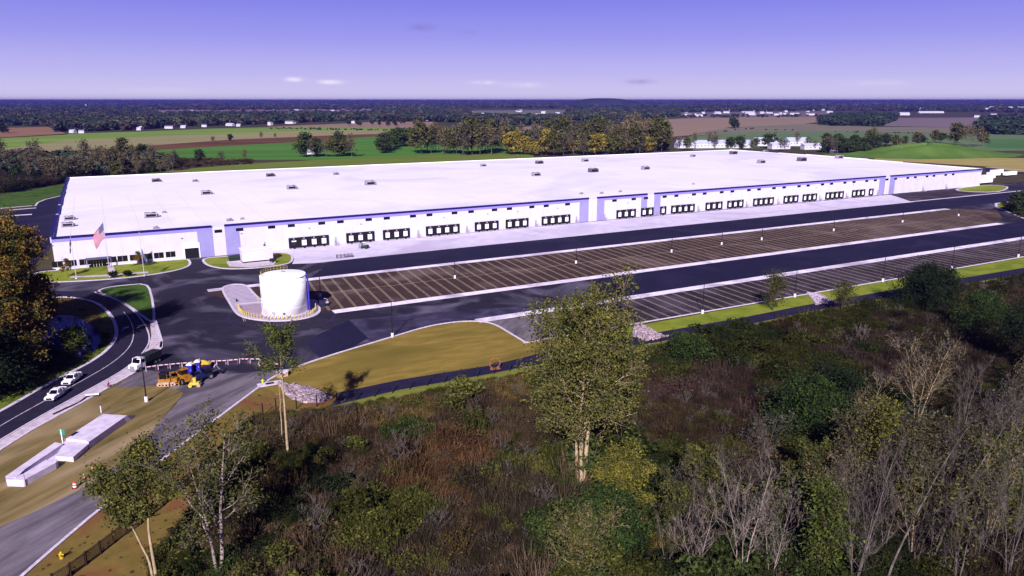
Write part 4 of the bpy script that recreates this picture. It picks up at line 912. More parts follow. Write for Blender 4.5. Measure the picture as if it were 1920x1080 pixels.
# ================================================================== FENCES
def fence(pts, label, h=1.9, gap=3.0, picket=None, m=None, top=None):
    m = m or M_POLE
    ox, oy = pts[0]; t = thing('fence', label, 'fence', ox, oy)
    q = [(x-ox, y-oy) for x, y in pts]; d = [0]
    for i in range(1, len(q)): d.append(d[-1] + math.dist(q[i], q[i-1]))
    def at(s):
        i = min(max(j for j in range(len(d)) if d[j] <= s + 1e-6), len(q)-2); k = (s-d[i])/(d[i+1]-d[i]); return (q[i][0]*(1-k)+q[i+1][0]*k, q[i][1]*(1-k)+q[i+1][1]*k)
    n = max(1, round(d[-1]/gap)); p0 = None
    for k in range(n+1):
        x, y = at(d[-1]*k/n)
        if p0 is None: p0 = MB().box(-.1, .1, -.1, .1, 0, h+.12, m).build('post', t); po = p0
        elif k < 95: po = p0.copy(); COL.objects.link(po)
        po.location = (x, y, 0)
    b = MB()
    for z in ((.12, h-.25, h) if picket else (.05, h*.33, h*.66, h)): b.tube([(x, y, z) for x, y in q], .035 if picket else .018, m, 4)
    b.build('rail', t)
    if picket:
        b = MB(); k = 0
        while k*picket < d[-1]:
            x, y = at(k*picket); b.box(x-.028, x+.028, y-.028, y+.028, .08, h+.02, m); k += 1
        b.build('pickets', t)
    return t
M_RF = mat('fence_brown', '#2d1a1c')
fence(gp([(100, 1102), (128, 1085), (166, 1057), (200, 1031), (230, 1007), (262, 985), (300, 955), (352, 910), (400, 868), (440, 830), (478, 795)]), 'dark brown steel picket fence at the lower left', 2.0, 2.6, .16, M_RF)
fence(gp([(478, 795), (491, 781), (505, 769), (540, 768), (570, 766), (601, 761), (632, 758), (718, 741), (774, 729), (826, 719), (878, 710), (930, 701), (1020, 686), (1100, 672), (1200, 655)]), 'thin wire fence with black posts along the path, left part', 2.5, 4.1)
fence(gp([(1240, 646), (1282, 636), (1370, 620), (1480, 600), (1600, 578), (1750, 551), (1920, 518), (2000, 505)]), 'thin wire fence with black posts along the path, right part', 2.2, 4.6)

# ================================================================== TRAILERS AND FAR BUILDINGS
def trailer(px, rz, label, L_=15.5):
    X, Y = P(*px); t = thing('semi_trailer', label, 'trailer', X, Y, .02, rz, 'white trailers right of the warehouse')
    b = MB(); b.box(-L_/2, L_/2, -1.3, 1.3, 1.15, 4.05, M_WHITE); b.build('box', t)
    b = MB(); b.box(-L_/2+.3, L_/2-.3, -.5, .5, .85, 1.15, M_DARK); b.box(L_/2-2.6, L_/2-2.4, -.9, .9, 0, .85, M_DARK); b.build('chassis', t)
    for x in (-L_/2+1.5, -L_/2+2.8): MB().cyl((x, -1.25, .5), .5, 2.5, MR, 14, axis='y').build('wheel_set', t)
for i, (p, dr_, lab) in enumerate((((1846, 345), 0, 'white trailer nearest the warehouse corner'), ((1852, 337), 0.0, 'white trailer second from the warehouse corner'), ((1862, 331.5), 0, 'white trailer in the middle of the yard behind'), ((1893, 330.5), 0, 'white trailer standing apart at the far right'), ((1868, 327), 0, 'white trailer farthest back by the road'))):
    trailer(p, SITE_ROT + dr_, lab, 16)
kerb('kerb', gp([(1848, 314), (1912, 318.5), (2000, 325)]), 'pale kerb of the far lane behind the trailers', 1.5)
sheet('road', gp([(1846, 314), (2010, 324), (2010, 332), (1905, 325), (1850, 322)]), .02, M_ASPH, 'dark lane behind the trailers', 'road')
M_HW = mat('house_white', '#cfc8da', '#bdb6ca', .3, .8); M_HR = mat('house_roof', '#5c5562', '#48424e', .3, .8); M_HR2 = mat('house_metal_roof', '#aeb0d0')
def house(px, w_, d_, h_, rz, lab, roof=None, cat='house', grp=None):
    X, Y = P(*px); t = thing('house' if cat == 'house' else 'barn' if cat == 'barn' else 'shed', lab, cat, X, Y, 0, rz, grp)
    MB().box(-w_/2, w_/2, -d_/2, d_/2, 0, h_, M_HW).build('wall', t)
    e = .4; rh = d_*.28
    b = MB(); b.add([(-w_/2-e, -d_/2-e, h_), (w_/2+e, -d_/2-e, h_), (w_/2+e, d_/2+e, h_), (-w_/2-e, d_/2+e, h_), (-w_/2-e, 0, h_+rh), (w_/2+e, 0, h_+rh)], [(0, 1, 5, 4), (2, 3, 4, 5), (0, 4, 3), (1, 2, 5), (0, 3, 2, 1)], roof or M_HR); b.build('roof', t)
    if h_ > 2.5:
        wm_ = MB().box(-.6, .6, -.06, 0, 0, 1.2, M_GL); n = max(2, int(w_/5)); w1_ = None
        for k in range(n):
            if w1_ is None: w1_ = wm_.build('window', t); o_ = w1_
            else: o_ = w1_.copy(); COL.objects.link(o_)
            o_.location = (-w_/2 + (k+.5)*w_/n, -d_/2, h_*.4)
    return t
hs = [((257, 244), 26, 12, 5, 'white barn at the near edge of the left woods', 'barn'), ((137, 249), 12, 8, 4, 'small white shed beyond the brown field at far left', 'shed'), ((154, 249.5), 10, 8, 5, 'small bright house right of the far left shed', 'house'),
 ((172, 235), 22, 12, 5, 'long pale house inside the left woods', 'house'), ((318, 241), 18, 10, 5, 'pale house behind the green strip, right of the barn', 'house'), ((345, 240), 12, 9, 4, 'small pale shed at the green strip edge', 'shed'),
 ((365, 234), 24, 12, 6, 'white farmhouse among trees over the green strip', 'house'), ((384, 238), 12, 8, 5, 'bright white cottage in front of the farmhouse', 'house'), ((432, 236), 22, 10, 4, 'long white shed in the left woods', 'shed'), ((448, 237), 10, 8, 4, 'small white outbuilding right of the long shed', 'shed'),
 ((507, 235), 10, 9, 8, 'tall narrow white gabled house by the tree line', 'house'), ((545, 232), 26, 14, 6, 'grey house by the pink ploughed field', 'house'), ((200, 221), 20, 12, 5, 'pale roof poking out of the woods at far left', 'house'),
 ((583, 254+35), 9, 6, 3.4, 'small white shed under the trees behind the warehouse', 'shed'),
 ((664, 231), 12, 10, 6, 'small white house left of the pink field trees', 'house'), ((797, 226), 26, 13, 6, 'grey farmhouse behind the pink field', 'house'), ((660, 212), 34, 16, 6, 'pale farmstead far over the left woods', 'house'), ((555, 207), 30, 14, 6, 'pale building on the far pinkish field', 'house'),
 ((915, 222), 46, 20, 7, 'largest of the distant white barns at centre', 'barn'), ((906, 218), 20, 14, 9, 'tall white barn left of the largest barn', 'barn'), ((938, 221), 34, 16, 6, 'white barn right of the largest barn', 'barn'), ((980, 217), 24, 14, 6, 'white house between the distant barns', 'house'), ((1013, 218), 40, 18, 6, 'long white barn at the right of the distant barns', 'barn'), ((1019, 213), 20, 14, 8, 'small white barn behind the long one', 'barn'), ((875, 219), 20, 12, 5, 'pale shed left of the distant barns', 'shed'),
 ((1312, 218), 26, 14, 7, 'white house at the left end of the right village', 'house'), ((1290, 216), 26, 14, 6, 'pale house left of the village white house', 'house'), ((1345, 214), 30, 16, 7, 'pale house in the right village, third from left', 'house'), ((1362, 212), 30, 16, 8, 'white house in the right village, fourth from left', 'house'),
 ((1405, 213), 44, 16, 6, 'long white shed in the right village', 'shed'), ((1428, 213), 20, 14, 6, 'bluish house right of the long shed', 'house'), ((1455, 216), 20, 12, 7, 'small white house in the village middle', 'house'), ((1470, 216), 14, 12, 9, 'narrow tall white house in the village middle', 'house'), ((1490, 216), 36, 14, 6, 'pinkish long house right of the village middle', 'house'), ((1520, 216), 34, 14, 7, 'white house at the right end of the village', 'house'), ((1445, 205), 40, 16, 7, 'white roofs beyond the village', 'house'), ((1555, 212), 30, 14, 6, 'white house left of the dark woodlot', 'house'),
 ((1695, 216), 40, 18, 7, 'white farm right of the dark woodlot', 'barn'), ((1690, 204), 60, 24, 8, 'distant white building beyond the woodlot', 'barn'), ((1745, 212), 130, 16, 5, 'very long low pale shed on the horizon fields', 'shed'), ((1830, 220), 20, 12, 7, 'white farmhouse by the right woods', 'house'), ((1862, 216), 24, 12, 6, 'pale house behind the right woods', 'house'),
 ((1855, 204), 90, 30, 9, 'distant warehouse, left of the group at the far right', 'barn'), ((1885, 205), 110, 34, 9, 'distant warehouse in the middle of the far right group', 'barn'), ((1912, 205), 80, 30, 9, 'distant warehouse at the right frame edge', 'barn'), ((1650, 196), 70, 30, 14, 'tiny bright building near the horizon at right', 'barn'),
 ((1215, 265), 20, 12, 6, 'white house among yellow trees right of centre', 'house'), ((1280, 268), 16, 10, 5, 'white house behind the warehouse, right of the yellow trees', 'house'), ((1205, 270), 12, 9, 4, 'small white shed beside the yellow trees', 'shed'),
 ((1300, 277), 50, 12, 4, 'long low white shed right behind the warehouse roof', 'shed'), ((1340, 277), 60, 14, 5, 'long white building behind the roof, centre right', 'barn'), ((1385, 277), 34, 14, 5, 'white building behind the roof beside the big halls', 'barn'),
 ((1432, 273), 30, 18, 5, 'big pale hall with bluish white roof behind the warehouse', 'barn'), ((1492, 273), 30, 18, 5, 'second big pale hall behind the warehouse, right one', 'barn'), ((1460, 279), 26, 12, 4, 'low white shed in front of the two halls', 'shed'), ((1520, 280), 24, 10, 4, 'low white shed right of the two halls', 'shed')]
for i, (p, w_, d_, h_, lab, cat) in enumerate(hs):
    if p[1] > 270 and p[0] > 1250: h_ *= 1.3
    house(p, w_, d_, h_, rnd.uniform(-.5, .5) if p[0] < 1290 or p[1] < 230 else SITE_ROT - .3, lab, M_HR2 if cat != 'house' or i % 3 == 0 else M_HR, cat)
for zone, nn, lab in (((1275, 1560, 206, 217), 20, 'tiny white house among the roofs of the far right village'), ((300, 690, 206, 216), 12, 'tiny pale house among the far pinkish fields at left'), ((1690, 1915, 200, 208), 8, 'tiny pale building near the horizon at far right'), ((880, 1060, 208, 214), 5, 'tiny pale shed in the far central clearing')):
    xs_ = sorted(rnd.uniform(zone[0], zone[1]) for _ in range(nn))
    for k in range(nn):
        sc_ = 1.6 if zone[2] < 204 else 1
        house((xs_[k], rnd.uniform(zone[2], zone[3])), rnd.uniform(14, 28)*sc_, 12*sc_, 6*sc_, rnd.uniform(-.5, .5), lab + ', ' + ordw(k+1) + ' from the left', M_HR2 if rnd.random() < .5 else M_HR, 'shed' if 'shed' in lab else 'house', lab[5:])
# distant tower
X, Y = P(162, 204); t = tag(MB().tube([(0, 0, 0), (0, 0, 26)], [2.0, 1.4], M_HW, 8).cyl((0, 0, 26), 4.5, 6, M_HW, 14, 3.0).build('water_tower'), 'thin pale water tower over the distant left woods', 'water tower'); t.location = (X, Y, 0)

# ================================================================== TREES
def tubes(polys, n_big=6):
    V = []; F = []; o = 0
    for pts, rad in polys:
        n = n_big if rad[0] > .12 else (4 if rad[0] > .05 else 3)
        pts = np.asarray(pts); k = len(pts)
        d = np.gradient(pts, axis=0); d /= np.linalg.norm(d, axis=1)[:, None] + 1e-9
        ref = np.where(np.abs(d[:, 2:3]) < .9, [[0, 0, 1.]], [[1., 0, 0]])
        a = np.cross(d, ref); a /= np.linalg.norm(a, axis=1)[:, None] + 1e-9; b = np.cross(d, a)
        th = np.arange(n) * 2*np.pi/n
        ring = pts[:, None] + (a[:, None]*np.cos(th)[None, :, None] + b[:, None]*np.sin(th)[None, :, None]) * np.asarray(rad)[:, None, None]
        V.append(ring.reshape(-1, 3))
        i = np.arange(k-1)[:, None]*n; j = np.arange(n)[None]; jn = (j+1) % n
        F.append(np.stack([i+j, i+jn, i+n+jn, i+n+j], -1).reshape(-1, 4) + o); o += k*n
    return np.concatenate(V), np.concatenate(F)
def grow(seed, h, spread, clear=.3, stems=1, nb=12, sub=5, tw=4, up=.6, lean=(0, 0), r0=None, wig=.04, twig_r=.02, stemspread=.8, top=1.0, taper=.5):
    g = np.random.default_rng(seed); polys = []; tips = []
    r0 = r0 or h*.014
    def limb(p, d, L_, r, up_, k, w_):
        pts = [np.array(p)]; d = d/np.linalg.norm(d)
        for i in range(k):
            d = d + g.normal(0, w_, 3) + np.array([0, 0, up_*.22]); d /= np.linalg.norm(d); pts.append(pts[-1] + d*L_/k)
        rad = np.linspace(r, max(r*.3, twig_r*.6), k+1); return np.array(pts), rad
    for s in range(stems):
        a = g.uniform(0, 6.28) if stems == 1 else 6.28*s/stems + g.uniform(-.4, .4)
        off = np.array([math.cos(a), math.sin(a), 0]) * (0 if stems == 1 else stemspread*.25)
        end = np.array([math.cos(a)*(stems > 1)*stemspread*2.2 + lean[0], math.sin(a)*(stems > 1)*stemspread*2.2 + lean[1], 0]); hs_ = h*top*(1 if s == 0 else g.uniform(.75, .95))
        k = 12; t = np.linspace(0, 1, k+1)[:, None]
        pts = off + end*t**1.4 + np.array([0, 0, hs_])*t; pts[1:, :2] += np.cumsum(g.normal(0, wig*h/k*1.2, (k, 2)), 0)
        rad = r0 * (1 - .86*t[:, 0]) ** .9 * (1 if s == 0 else .8); polys.append((pts, rad))
        n = nb if stems == 1 else max(4, int(nb/stems*1.3)); ph = g.uniform(0, 6.28)
        for b in range(n):
            q = clear + (1-clear)*(b + g.uniform(0, .9))/n; q = min(q, .98)
            i = int(q*k); f_ = q*k - i; p = pts[i]*(1-f_) + pts[min(i+1, k)]*f_
            az = ph + b*2.4 + g.uniform(-.4, .4); rr = spread*(1 - taper*((q-clear)/(1-clear))**2)*g.uniform(.65, 1.15)
            d = np.array([math.cos(az), math.sin(az), up*g.uniform(.5, 1.5)])
            bp_, br = limb(p, d, rr*1.15, max(r0*(1-q)*.5, twig_r*1.6), up*.8, 6, .16); polys.append((bp_, br))
            for c in range(sub):
                qi = g.uniform(.25, 1); ii = min(int(qi*6), 5); p2 = bp_[ii]*(1-(qi*6-ii)) + bp_[ii+1]*(qi*6-ii)
                dd_ = (bp_[-1]-bp_[0]); dd_ = dd_/np.linalg.norm(dd_) + g.normal(0, .55, 3) + [0, 0, up*.5]
                sp_, sr = limb(p2, dd_, rr*g.uniform(.3, .55), max(br[0]*.4, twig_r*1.1), up*.5, 4, .2); polys.append((sp_, sr)); tips += [sp_[2], sp_[-1]]
                for e in range(tw):
                    p3 = sp_[g.integers(1, 5)]; d3 = dd_ + g.normal(0, .6, 3)
                    tp, tr = limb(p3, d3, rr*g.uniform(.14, .3), twig_r, up*.4, 2, .2); polys.append((tp, tr)); tips.append(tp[-1])
            tips.append(bp_[-1])
        tips.append(pts[-1])
    return polys, np.array(tips)
BARK = {'pale': mat('bark_pale', '#9f8e88', '#6b5d5c', 1.2, .9), 'lilac': mat('bark_lilac', '#6c605e', '#413938', 1.2, .9), 'brown': mat('bark_brown', '#5a4a3c', '#3d3128', 1.2, .9), 'tan': mat('bark_tan', '#b09a7c', '#8a765e', 1.2, .9), 'dark': mat('bark_dark', '#2e2620', '#1f1a16', 1.2, .9)}
LEAF = {}
def leaf(nm, a, b=None, var=.5):
    if nm not in LEAF: LEAF[nm] = leafmat('leaf_'+nm, a, var, c2=b)
    return LEAF[nm]
leaf('olive', (.072, .070, .018), (.036, .042, .014)); leaf('green', (.03, .05, .012), (.016, .028, .009)); leaf('yellow', (.13, .115, .02), (.065, .065, .015))
leaf('orange', (.15, .085, .018), (.048, .052, .014)); leaf('dark', (.014, .022, .009), (.009, .014, .007)); leaf('rust', (.06, .034, .018), (.04, .025, .015)); leaf('tan', (.075, .062, .03), (.045, .040, .02)); leaf('grey', (.06, .058, .04), (.04, .038, .03))
leaf('gold', (.17, .115, .018), (.075, .072, .018)); leaf('cotton', (.105, .10, .022), (.058, .062, .018)); leaf('lime', (.07, .085, .015), (.035, .048, .012))
def tree(label, px, h, spread, bark='pale', lf=None, per=6, sigma=.7, size=.38, seed=1, cat='tree', name='tree', group=None, root=None, **kw):
    X, Y = px if root else P(*px)
    t = thing(name, label, cat, X, Y, 0, 0, group)
    polys, tips = grow(seed, h, spread, **kw)
    v, f = tubes(polys); o = npobj('trunk', v, f, BARK[bark], t); o.data.polygons.foreach_set('use_smooth', [True]*len(o.data.polygons))
    if lf:
        g = np.random.default_rng(seed+99); c = np.repeat(tips, per, 0); c = c + g.normal(0, sigma, c.shape) * [1, 1, .75]
        # leave gaps: drop leaves by a coarse pattern
        k = np.sin(c[:, 0]*1.3+seed)*np.sin(c[:, 1]*1.5)*np.sin(c[:, 2]*1.2+seed) > -.35; c = c[k]; c = c[c[:, 2] > .3]
        v, f = leafquads(c, size, g); npobj('crown', v, f, LEAF[lf], t)
    return t
# named foreground trees
tree('tallest cottonwood in the middle, two pale trunks and airy olive crown', (1088, 905), 31.5, 7.6, 'tan', 'cotton', 12, .85, .28, 11, clear=.26, stems=4, nb=62, sub=7, tw=4, up=.6, r0=.42, stemspread=1.7, taper=.45)
tree('round yellow green young tree at the foot of the tallest cottonwood', (1166, 958), 9, 4.0, 'brown', 'yellow', 20, .6, .24, 12, clear=.1, stems=2, nb=20, sub=6, tw=3, up=.5)
tree('slender pale tree with a small green tuft high above the rock pile', (541, 852), 23.0, 4.2, 'tan', 'lime', 10, .5, .24, 13, clear=.6, nb=14, sub=6, tw=3, up=.5, r0=.26, wig=.015)
tree('thin pale dead stem just left of the slender green topped tree', (533, 838), 15, 1.0, 'tan', None, seed=14, clear=.6, nb=5, sub=2, tw=1, r0=.14)
tree('leafy tree in front of the dusty road with two bare slanting trunks', (290, 1085), 18, 3.5, 'tan', 'cotton', 15, .6, .24, 15, clear=.5, stems=2, nb=28, sub=7, tw=3, up=.7, r0=.24, stemspread=.9, lean=(-2.6, 0))
tree('white barked sparse tree at lower left beside the leafy one', (412, 1085), 21, 6.8, 'pale', 'olive', 8, .7, .25, 16, clear=.25, stems=2, nb=22, sub=6, tw=3, up=.7, r0=.3, stemspread=1.0)
for i, (lab, px, h, sp, bk, lf_, per, kw) in enumerate([
 ('bare lilac grey many stemmed tree, biggest at the bottom right', (1600, 1105), 20, 6.5, 'lilac', None, 0, dict(clear=.1, stems=4, nb=44, sub=7, tw=5, up=1.1, r0=.24, stemspread=1.6)),
 ('bare white tree at the bottom edge, left of the bottom right thicket', (1302, 1100), 12, 4.0, 'pale', None, 0, dict(clear=.15, stems=2, nb=26, sub=6, tw=4, up=1.0, r0=.14, stemspread=1)),
 ('bare pale tree with fan shaped crown at the bottom, beside the small white one', (1387, 1105), 17, 5.0, 'pale', None, 0, dict(clear=.3, stems=3, nb=30, sub=7, tw=4, up=1.1, r0=.2, stemspread=1.4)),
 ('pinkish bare tree rising behind the fan shaped pale tree', (1396, 990), 13, 5.0, 'lilac', 'rust', 1, dict(clear=.2, stems=2, nb=26, sub=7, tw=4, up=1.0, r0=.17)),
 ('small bare tree left of the pinkish bare tree', (1342, 970), 10, 4, 'lilac', None, 0, dict(clear=.2, nb=16, sub=6, tw=4, up=.9, r0=.14)),
 ('bare white tree between the fan shaped tree and the yellow leafed one', (1443, 1100), 13, 4.2, 'pale', 'grey', 1, dict(clear=.2, stems=2, nb=26, sub=6, tw=4, up=1.1, r0=.15)),
 ('narrow tree with green yellow leaves at the bottom edge', (1530, 1100), 14, 3.2, 'brown', 'lime', 4, dict(clear=.1, nb=24, sub=6, tw=3, up=.8, r0=.16)),
 ('bare grey tree leaning up to the right from the bottom edge', (1655, 1110), 22, 4.5, 'lilac', None, 0, dict(clear=.35, nb=20, sub=6, tw=5, up=1.0, r0=.28, lean=(10, 3))),
 ('second long grey leaning tree toward the right frame edge', (1745, 1060), 22, 5.5, 'lilac', None, 0, dict(clear=.35, nb=20, sub=6, tw=5, up=.9, r0=.24, lean=(9, 2))),
 ('grey tree with few olive leaves in the right bottom corner', (1790, 1110), 16, 6, 'lilac', 'olive', 1, dict(clear=.15, stems=3, nb=34, sub=6, tw=4, up=.9, r0=.2)),
 ('pale bare tree in the bottom right corner of the photo', (1888, 1100), 17, 6, 'lilac', None, 0, dict(clear=.2, stems=3, nb=34, sub=6, tw=4, up=1.0, r0=.2)),
 ('sparse tan leaved tree above the bottom right thicket', (1700, 985), 14, 5, 'lilac', 'tan', 3, dict(clear=.2, stems=2, nb=26, sub=6, tw=4, up=.9, r0=.17)),
 ('bare branched tree at the right edge, half way up the brush', (1880, 960), 17, 6, 'lilac', 'grey', 1, dict(clear=.2, stems=2, nb=30, sub=7, tw=4, up=.9, r0=.22)),
 ('bare pale tree on the upper right slope below the evergreen', (1718, 800), 17, 6, 'tan', 'grey', 1, dict(clear=.25, stems=3, nb=34, sub=6, tw=4, up=.8, r0=.2, stemspread=1.6)),
 ('small bare lilac tree right of the upper slope bare tree', (1800, 820), 14, 5, 'lilac', None, 0, dict(clear=.25, stems=2, nb=26, sub=6, tw=4, up=.9, r0=.16)),
 ('golden olive tree in the middle of the right slope', (1640, 945), 15, 4.6, 'brown', 'yellow', 3, dict(clear=.15, nb=26, sub=6, tw=3, up=.9, r0=.2)),
 ('brown leafed tall sapling left of the golden olive tree', (1590, 930), 14, 4, 'lilac', 'tan', 2, dict(clear=.2, stems=2, nb=22, sub=6, tw=4, up=1.0, r0=.15)),
 ('dark green bushy tree at the centre of the right brush', (1500, 830), 10, 6.5, 'dark', 'green', 9, dict(clear=.05, nb=30, sub=7, tw=3, up=.4, r0=.2)),
 ('very dark bushy tree behind the bare pinkish tree', (1560, 800), 10, 7, 'dark', 'dark', 10, dict(clear=.05, nb=30, sub=7, tw=3, up=.4, r0=.2)),
 ('dark evergreen mound against the south trailer lot', (1735, 585), 11, 8.0, 'dark', 'dark', 12, dict(clear=.05, stems=2, nb=36, sub=8, tw=3, up=.4, r0=.25)),
 ('small pale green tree on the south grass strip', (1449, 582), 10, 3.6, 'brown', 'olive', 4, dict(clear=.2, nb=20, sub=6, tw=3, up=.6, r0=.15)),
 ('small shrubby tree by the right spillway', (1580, 590), 8, 3.5, 'brown', 'olive', 4, dict(clear=.15, nb=18, sub=6, tw=3, up=.6, r0=.13)),
 ('leafy olive shrub at the bottom, left of the dark patch painted as tree shade', (1090, 1090), 8, 5, 'tan', 'olive', 3, dict(clear=.1, stems=3, nb=30, sub=6, tw=3, up=.9, r0=.14)),
 ('dark green shrubby tree below the yellow young tree', (1130, 1040), 6, 5, 'dark', 'green', 9, dict(clear=.05, nb=26, sub=7, tw=3, up=.4, r0=.14)),
 ('dim green tree on the far right slope below the path', (1835, 640), 11, 6, 'dark', 'green', 7, dict(clear=.1, nb=28, sub=7, tw=3, up=.5, r0=.2)),
 ('green tree at the right frame edge below the path', (1915, 700), 14, 7, 'dark', 'dark', 8, dict(clear=.1, nb=28, sub=7, tw=3, up=.5, r0=.25)),
 ('small green tree in the brush right of the tall cottonwood', (1285, 690), 6, 4.5, 'dark', 'green', 6, dict(clear=.05, nb=24, sub=6, tw=3, up=.4, r0=.12)),
 ('bright green tipped shrub beside the leaning grey trunks', (1905, 1010), 8, 4, 'dark', 'lime', 5, dict(clear=.1, nb=20, sub=6, tw=3, up=.6, r0=.12)),
 ('thin bare tree squeezed between the big lilac tree and the leaning one', (1655, 1040), 15, 4.5, 'lilac', None, 0, dict(clear=.15, stems=2, nb=26, sub=6, tw=4, up=.95, r0=.17)),
 ('thin tan leaved tree left of the biggest bottom right bare tree', (1545, 1040), 13, 4, 'tan', 'tan', 2, dict(clear=.15, stems=2, nb=26, sub=6, tw=4, up=.95, r0=.17)),
 ('bare tree just above the second leaning trunk', (1790, 930), 14, 4.5, 'lilac', 'grey', 1, dict(clear=.15, stems=2, nb=26, sub=6, tw=4, up=.95, r0=.17)),
 ('olive flecked bare tree near the right edge above the corner', (1850, 1010), 15, 5, 'tan', 'olive', 2, dict(clear=.15, stems=2, nb=26, sub=6, tw=4, up=.95, r0=.17)),
 ('low bare tree in the middle of the right slope', (1700, 900), 12, 4.5, 'lilac', 'grey', 1, dict(clear=.15, stems=2, nb=26, sub=6, tw=4, up=.95, r0=.17)),
 ('low bare tree above the golden olive tree', (1620, 820), 11, 4.5, 'tan', 'tan', 1, dict(clear=.15, stems=2, nb=26, sub=6, tw=4, up=.95, r0=.17)),
 ('bare tree left of the dark bushy trees on the slope', (1430, 880), 9, 4, 'lilac', 'grey', 1, dict(clear=.15, stems=2, nb=26, sub=6, tw=4, up=.95, r0=.17)),
 ('slim bare tree at the right edge below the dark green trees', (1905, 830), 13, 5, 'lilac', 'grey', 1, dict(clear=.15, stems=2, nb=26, sub=6, tw=4, up=.95, r0=.17)),
 ('big golden brown topped oak at the left edge', (2, 708), 33, 7.6, 'brown', 'orange', 15, dict(clear=.14, stems=2, nb=64, sub=9, tw=3, up=.45, r0=.5, stemspread=2.2)),
 ('shadowy green oak behind the golden topped one, cut by the left frame', (-60, 660), 30, 10, 'dark', 'olive', 13, dict(clear=.12, stems=2, nb=56, sub=8, tw=3, up=.45, r0=.5, stemspread=2.2)),
 ('lower orange green tree right of the big oak', (66, 606), 12, 4.5, 'brown', 'orange', 9, dict(clear=.1, nb=36, sub=8, tw=3, up=.45, r0=.3)),
 ('dark round tree below the big oak at the left edge', (-20, 745), 12, 7, 'dark', 'dark', 11, dict(clear=.05, nb=34, sub=8, tw=3, up=.4, r0=.25)),
 ('yellow leafed sapling beside the pond light poles', (139, 668), 6.5, 2.4, 'brown', 'lime', 7, dict(clear=.1, nb=20, sub=6, tw=3, up=.5, r0=.12)),
 ('dim bushy tree under the oak by the pond', (10, 700), 9, 6, 'dark', 'dark', 9, dict(clear=.05, nb=26, sub=7, tw=3, up=.4, r0=.2)),
]):
    big = px[1] < 760 and px[0] < 100
    if per < 2: kw['nb'] = int(kw['nb']*.75); kw['tw'] = 4; kw['r0'] *= .62
    tree(lab, px, h, sp, bk, lf_, int(per*1.7), .8 if not big else 1.0, .27 if not big else .38, 40+i, twig_r=.016 if per > 1 else .011, **kw)
# slender saplings packed into the lower right thicket
SP = []
for k in range(5):
    SP.append(tree('x', (0, -500), 9, 2.6, ('lilac', 'tan', 'lilac', 'brown', 'lilac')[k], (None, 'olive', None, 'olive', 'tan')[k], (0, 3, 0, 5, 2)[k], .45, .24, 700+k, root=True, clear=.25, stems=2, nb=16, sub=5, tw=3, up=1.1, r0=.085, twig_r=.012, lean=((k-2)*.7, .5)))
kn = ('bare grey sapling', 'sparse olive leaved sapling', 'slim bare grey sapling', 'yellow green leafy sapling', 'tan leaved sapling'); sps = []
for k in range(34):
    sx, sy = rnd.uniform(1240, 1910), rnd.uniform(760, 1075)
    if sy < 980 - (sx-1240)*.38: sy = rnd.uniform(960, 1075)
    sps.append((sx, sy, rnd.choice((0, 0, 1, 2, 3, 3, 4))))
sps.sort()
for k, (sx, sy, q) in enumerate(sps):
    X, Y = P(sx, sy); s_ = rnd.uniform(.8, 1.35)
    copy_thing(SP[q], X, Y, 0, rnd.uniform(0, 6.28), '%s, %s from the left in the lower right thicket' % (kn[q], ordw(k+1)), 'saplings of the lower right thicket', (s_, s_, s_*rnd.uniform(.9, 1.2)))
for p in SP:
    for ch in list(p.children): bpy.data.objects.remove(ch)
    bpy.data.objects.remove(p)
# small front garden shrubs and saplings by the entrance
for i, (p, lab) in enumerate((((127, 519), 'young tree right of the oak on the front lawn'), ((212, 521), 'dark low shrub at the tallest flagpole base'), ((240, 519), 'dark low shrub beside the front walkway'), ((262, 502), 'young tree casting shade on the front lawn'))):
    sap = i in (0, 3); tree(lab, p, 5.5 if sap else 1.1, 1.8 if sap else 1.3, 'brown', 'orange' if sap else 'dark', 6, .35, .3, 90+i, cat='tree' if sap else 'shrub', name='young_tree' if sap else 'shrub', clear=.3 if sap else .05, nb=10, sub=5, tw=2)

# ---- mid distance: prototypes copied
for nm_, a_, b_ in (('m_tan', (.13, .10, .05), (.09, .075, .035)), ('m_gold', (.26, .18, .025), (.13, .12, .025)), ('m_olive', (.085, .082, .024), (.05, .052, .018)), ('m_green', (.042, .06, .017), (.028, .04, .013)), ('m_dark', (.032, .046, .018), (.02, .03, .012)), ('m_grey', (.10, .085, .05), (.06, .055, .035))): leaf(nm_, a_, b_, .35)
def proto(kind, seed):
    k = {'bare': dict(lf='m_tan', per=2, sigma=.8, size=.6, bark='lilac', h=14, spread=4.0, clear=.25, nb=16, sub=4, tw=2, up=.9, twig_r=.06),
         'yellow': dict(lf='m_gold', per=6, sigma=1.0, size=.9, bark='brown', h=12, spread=5.0, clear=.1, nb=16, sub=4, tw=1, up=.5, twig_r=.06),
         'olive': dict(lf='m_olive', per=7, sigma=1.0, size=.9, bark='brown', h=13, spread=5.0, clear=.15, nb=16, sub=4, tw=1, up=.55, twig_r=.06),
         'green': dict(lf='m_green', per=8, sigma=1.0, size=.95, bark='dark', h=11, spread=5.5, clear=.1, nb=16, sub=4, tw=1, up=.5, twig_r=.06),
         'dark': dict(lf='m_dark', per=9, sigma=1.0, size=1.0, bark='dark', h=12, spread=5.5, clear=.05, nb=16, sub=4, tw=1, up=.4, twig_r=.06),
         'grey': dict(lf='m_grey', per=3, sigma=.9, size=.7, bark='lilac', h=12, spread=5.0, clear=.15, nb=16, sub=4, tw=1, up=.7, twig_r=.06)}[kind]
    a = dict(k); return tree('x', (0, -500), a.pop('h'), a.pop('spread'), a.pop('bark'), a.pop('lf'), a.pop('per'), a.pop('sigma'), a.pop('size'), seed, root=True, **a)
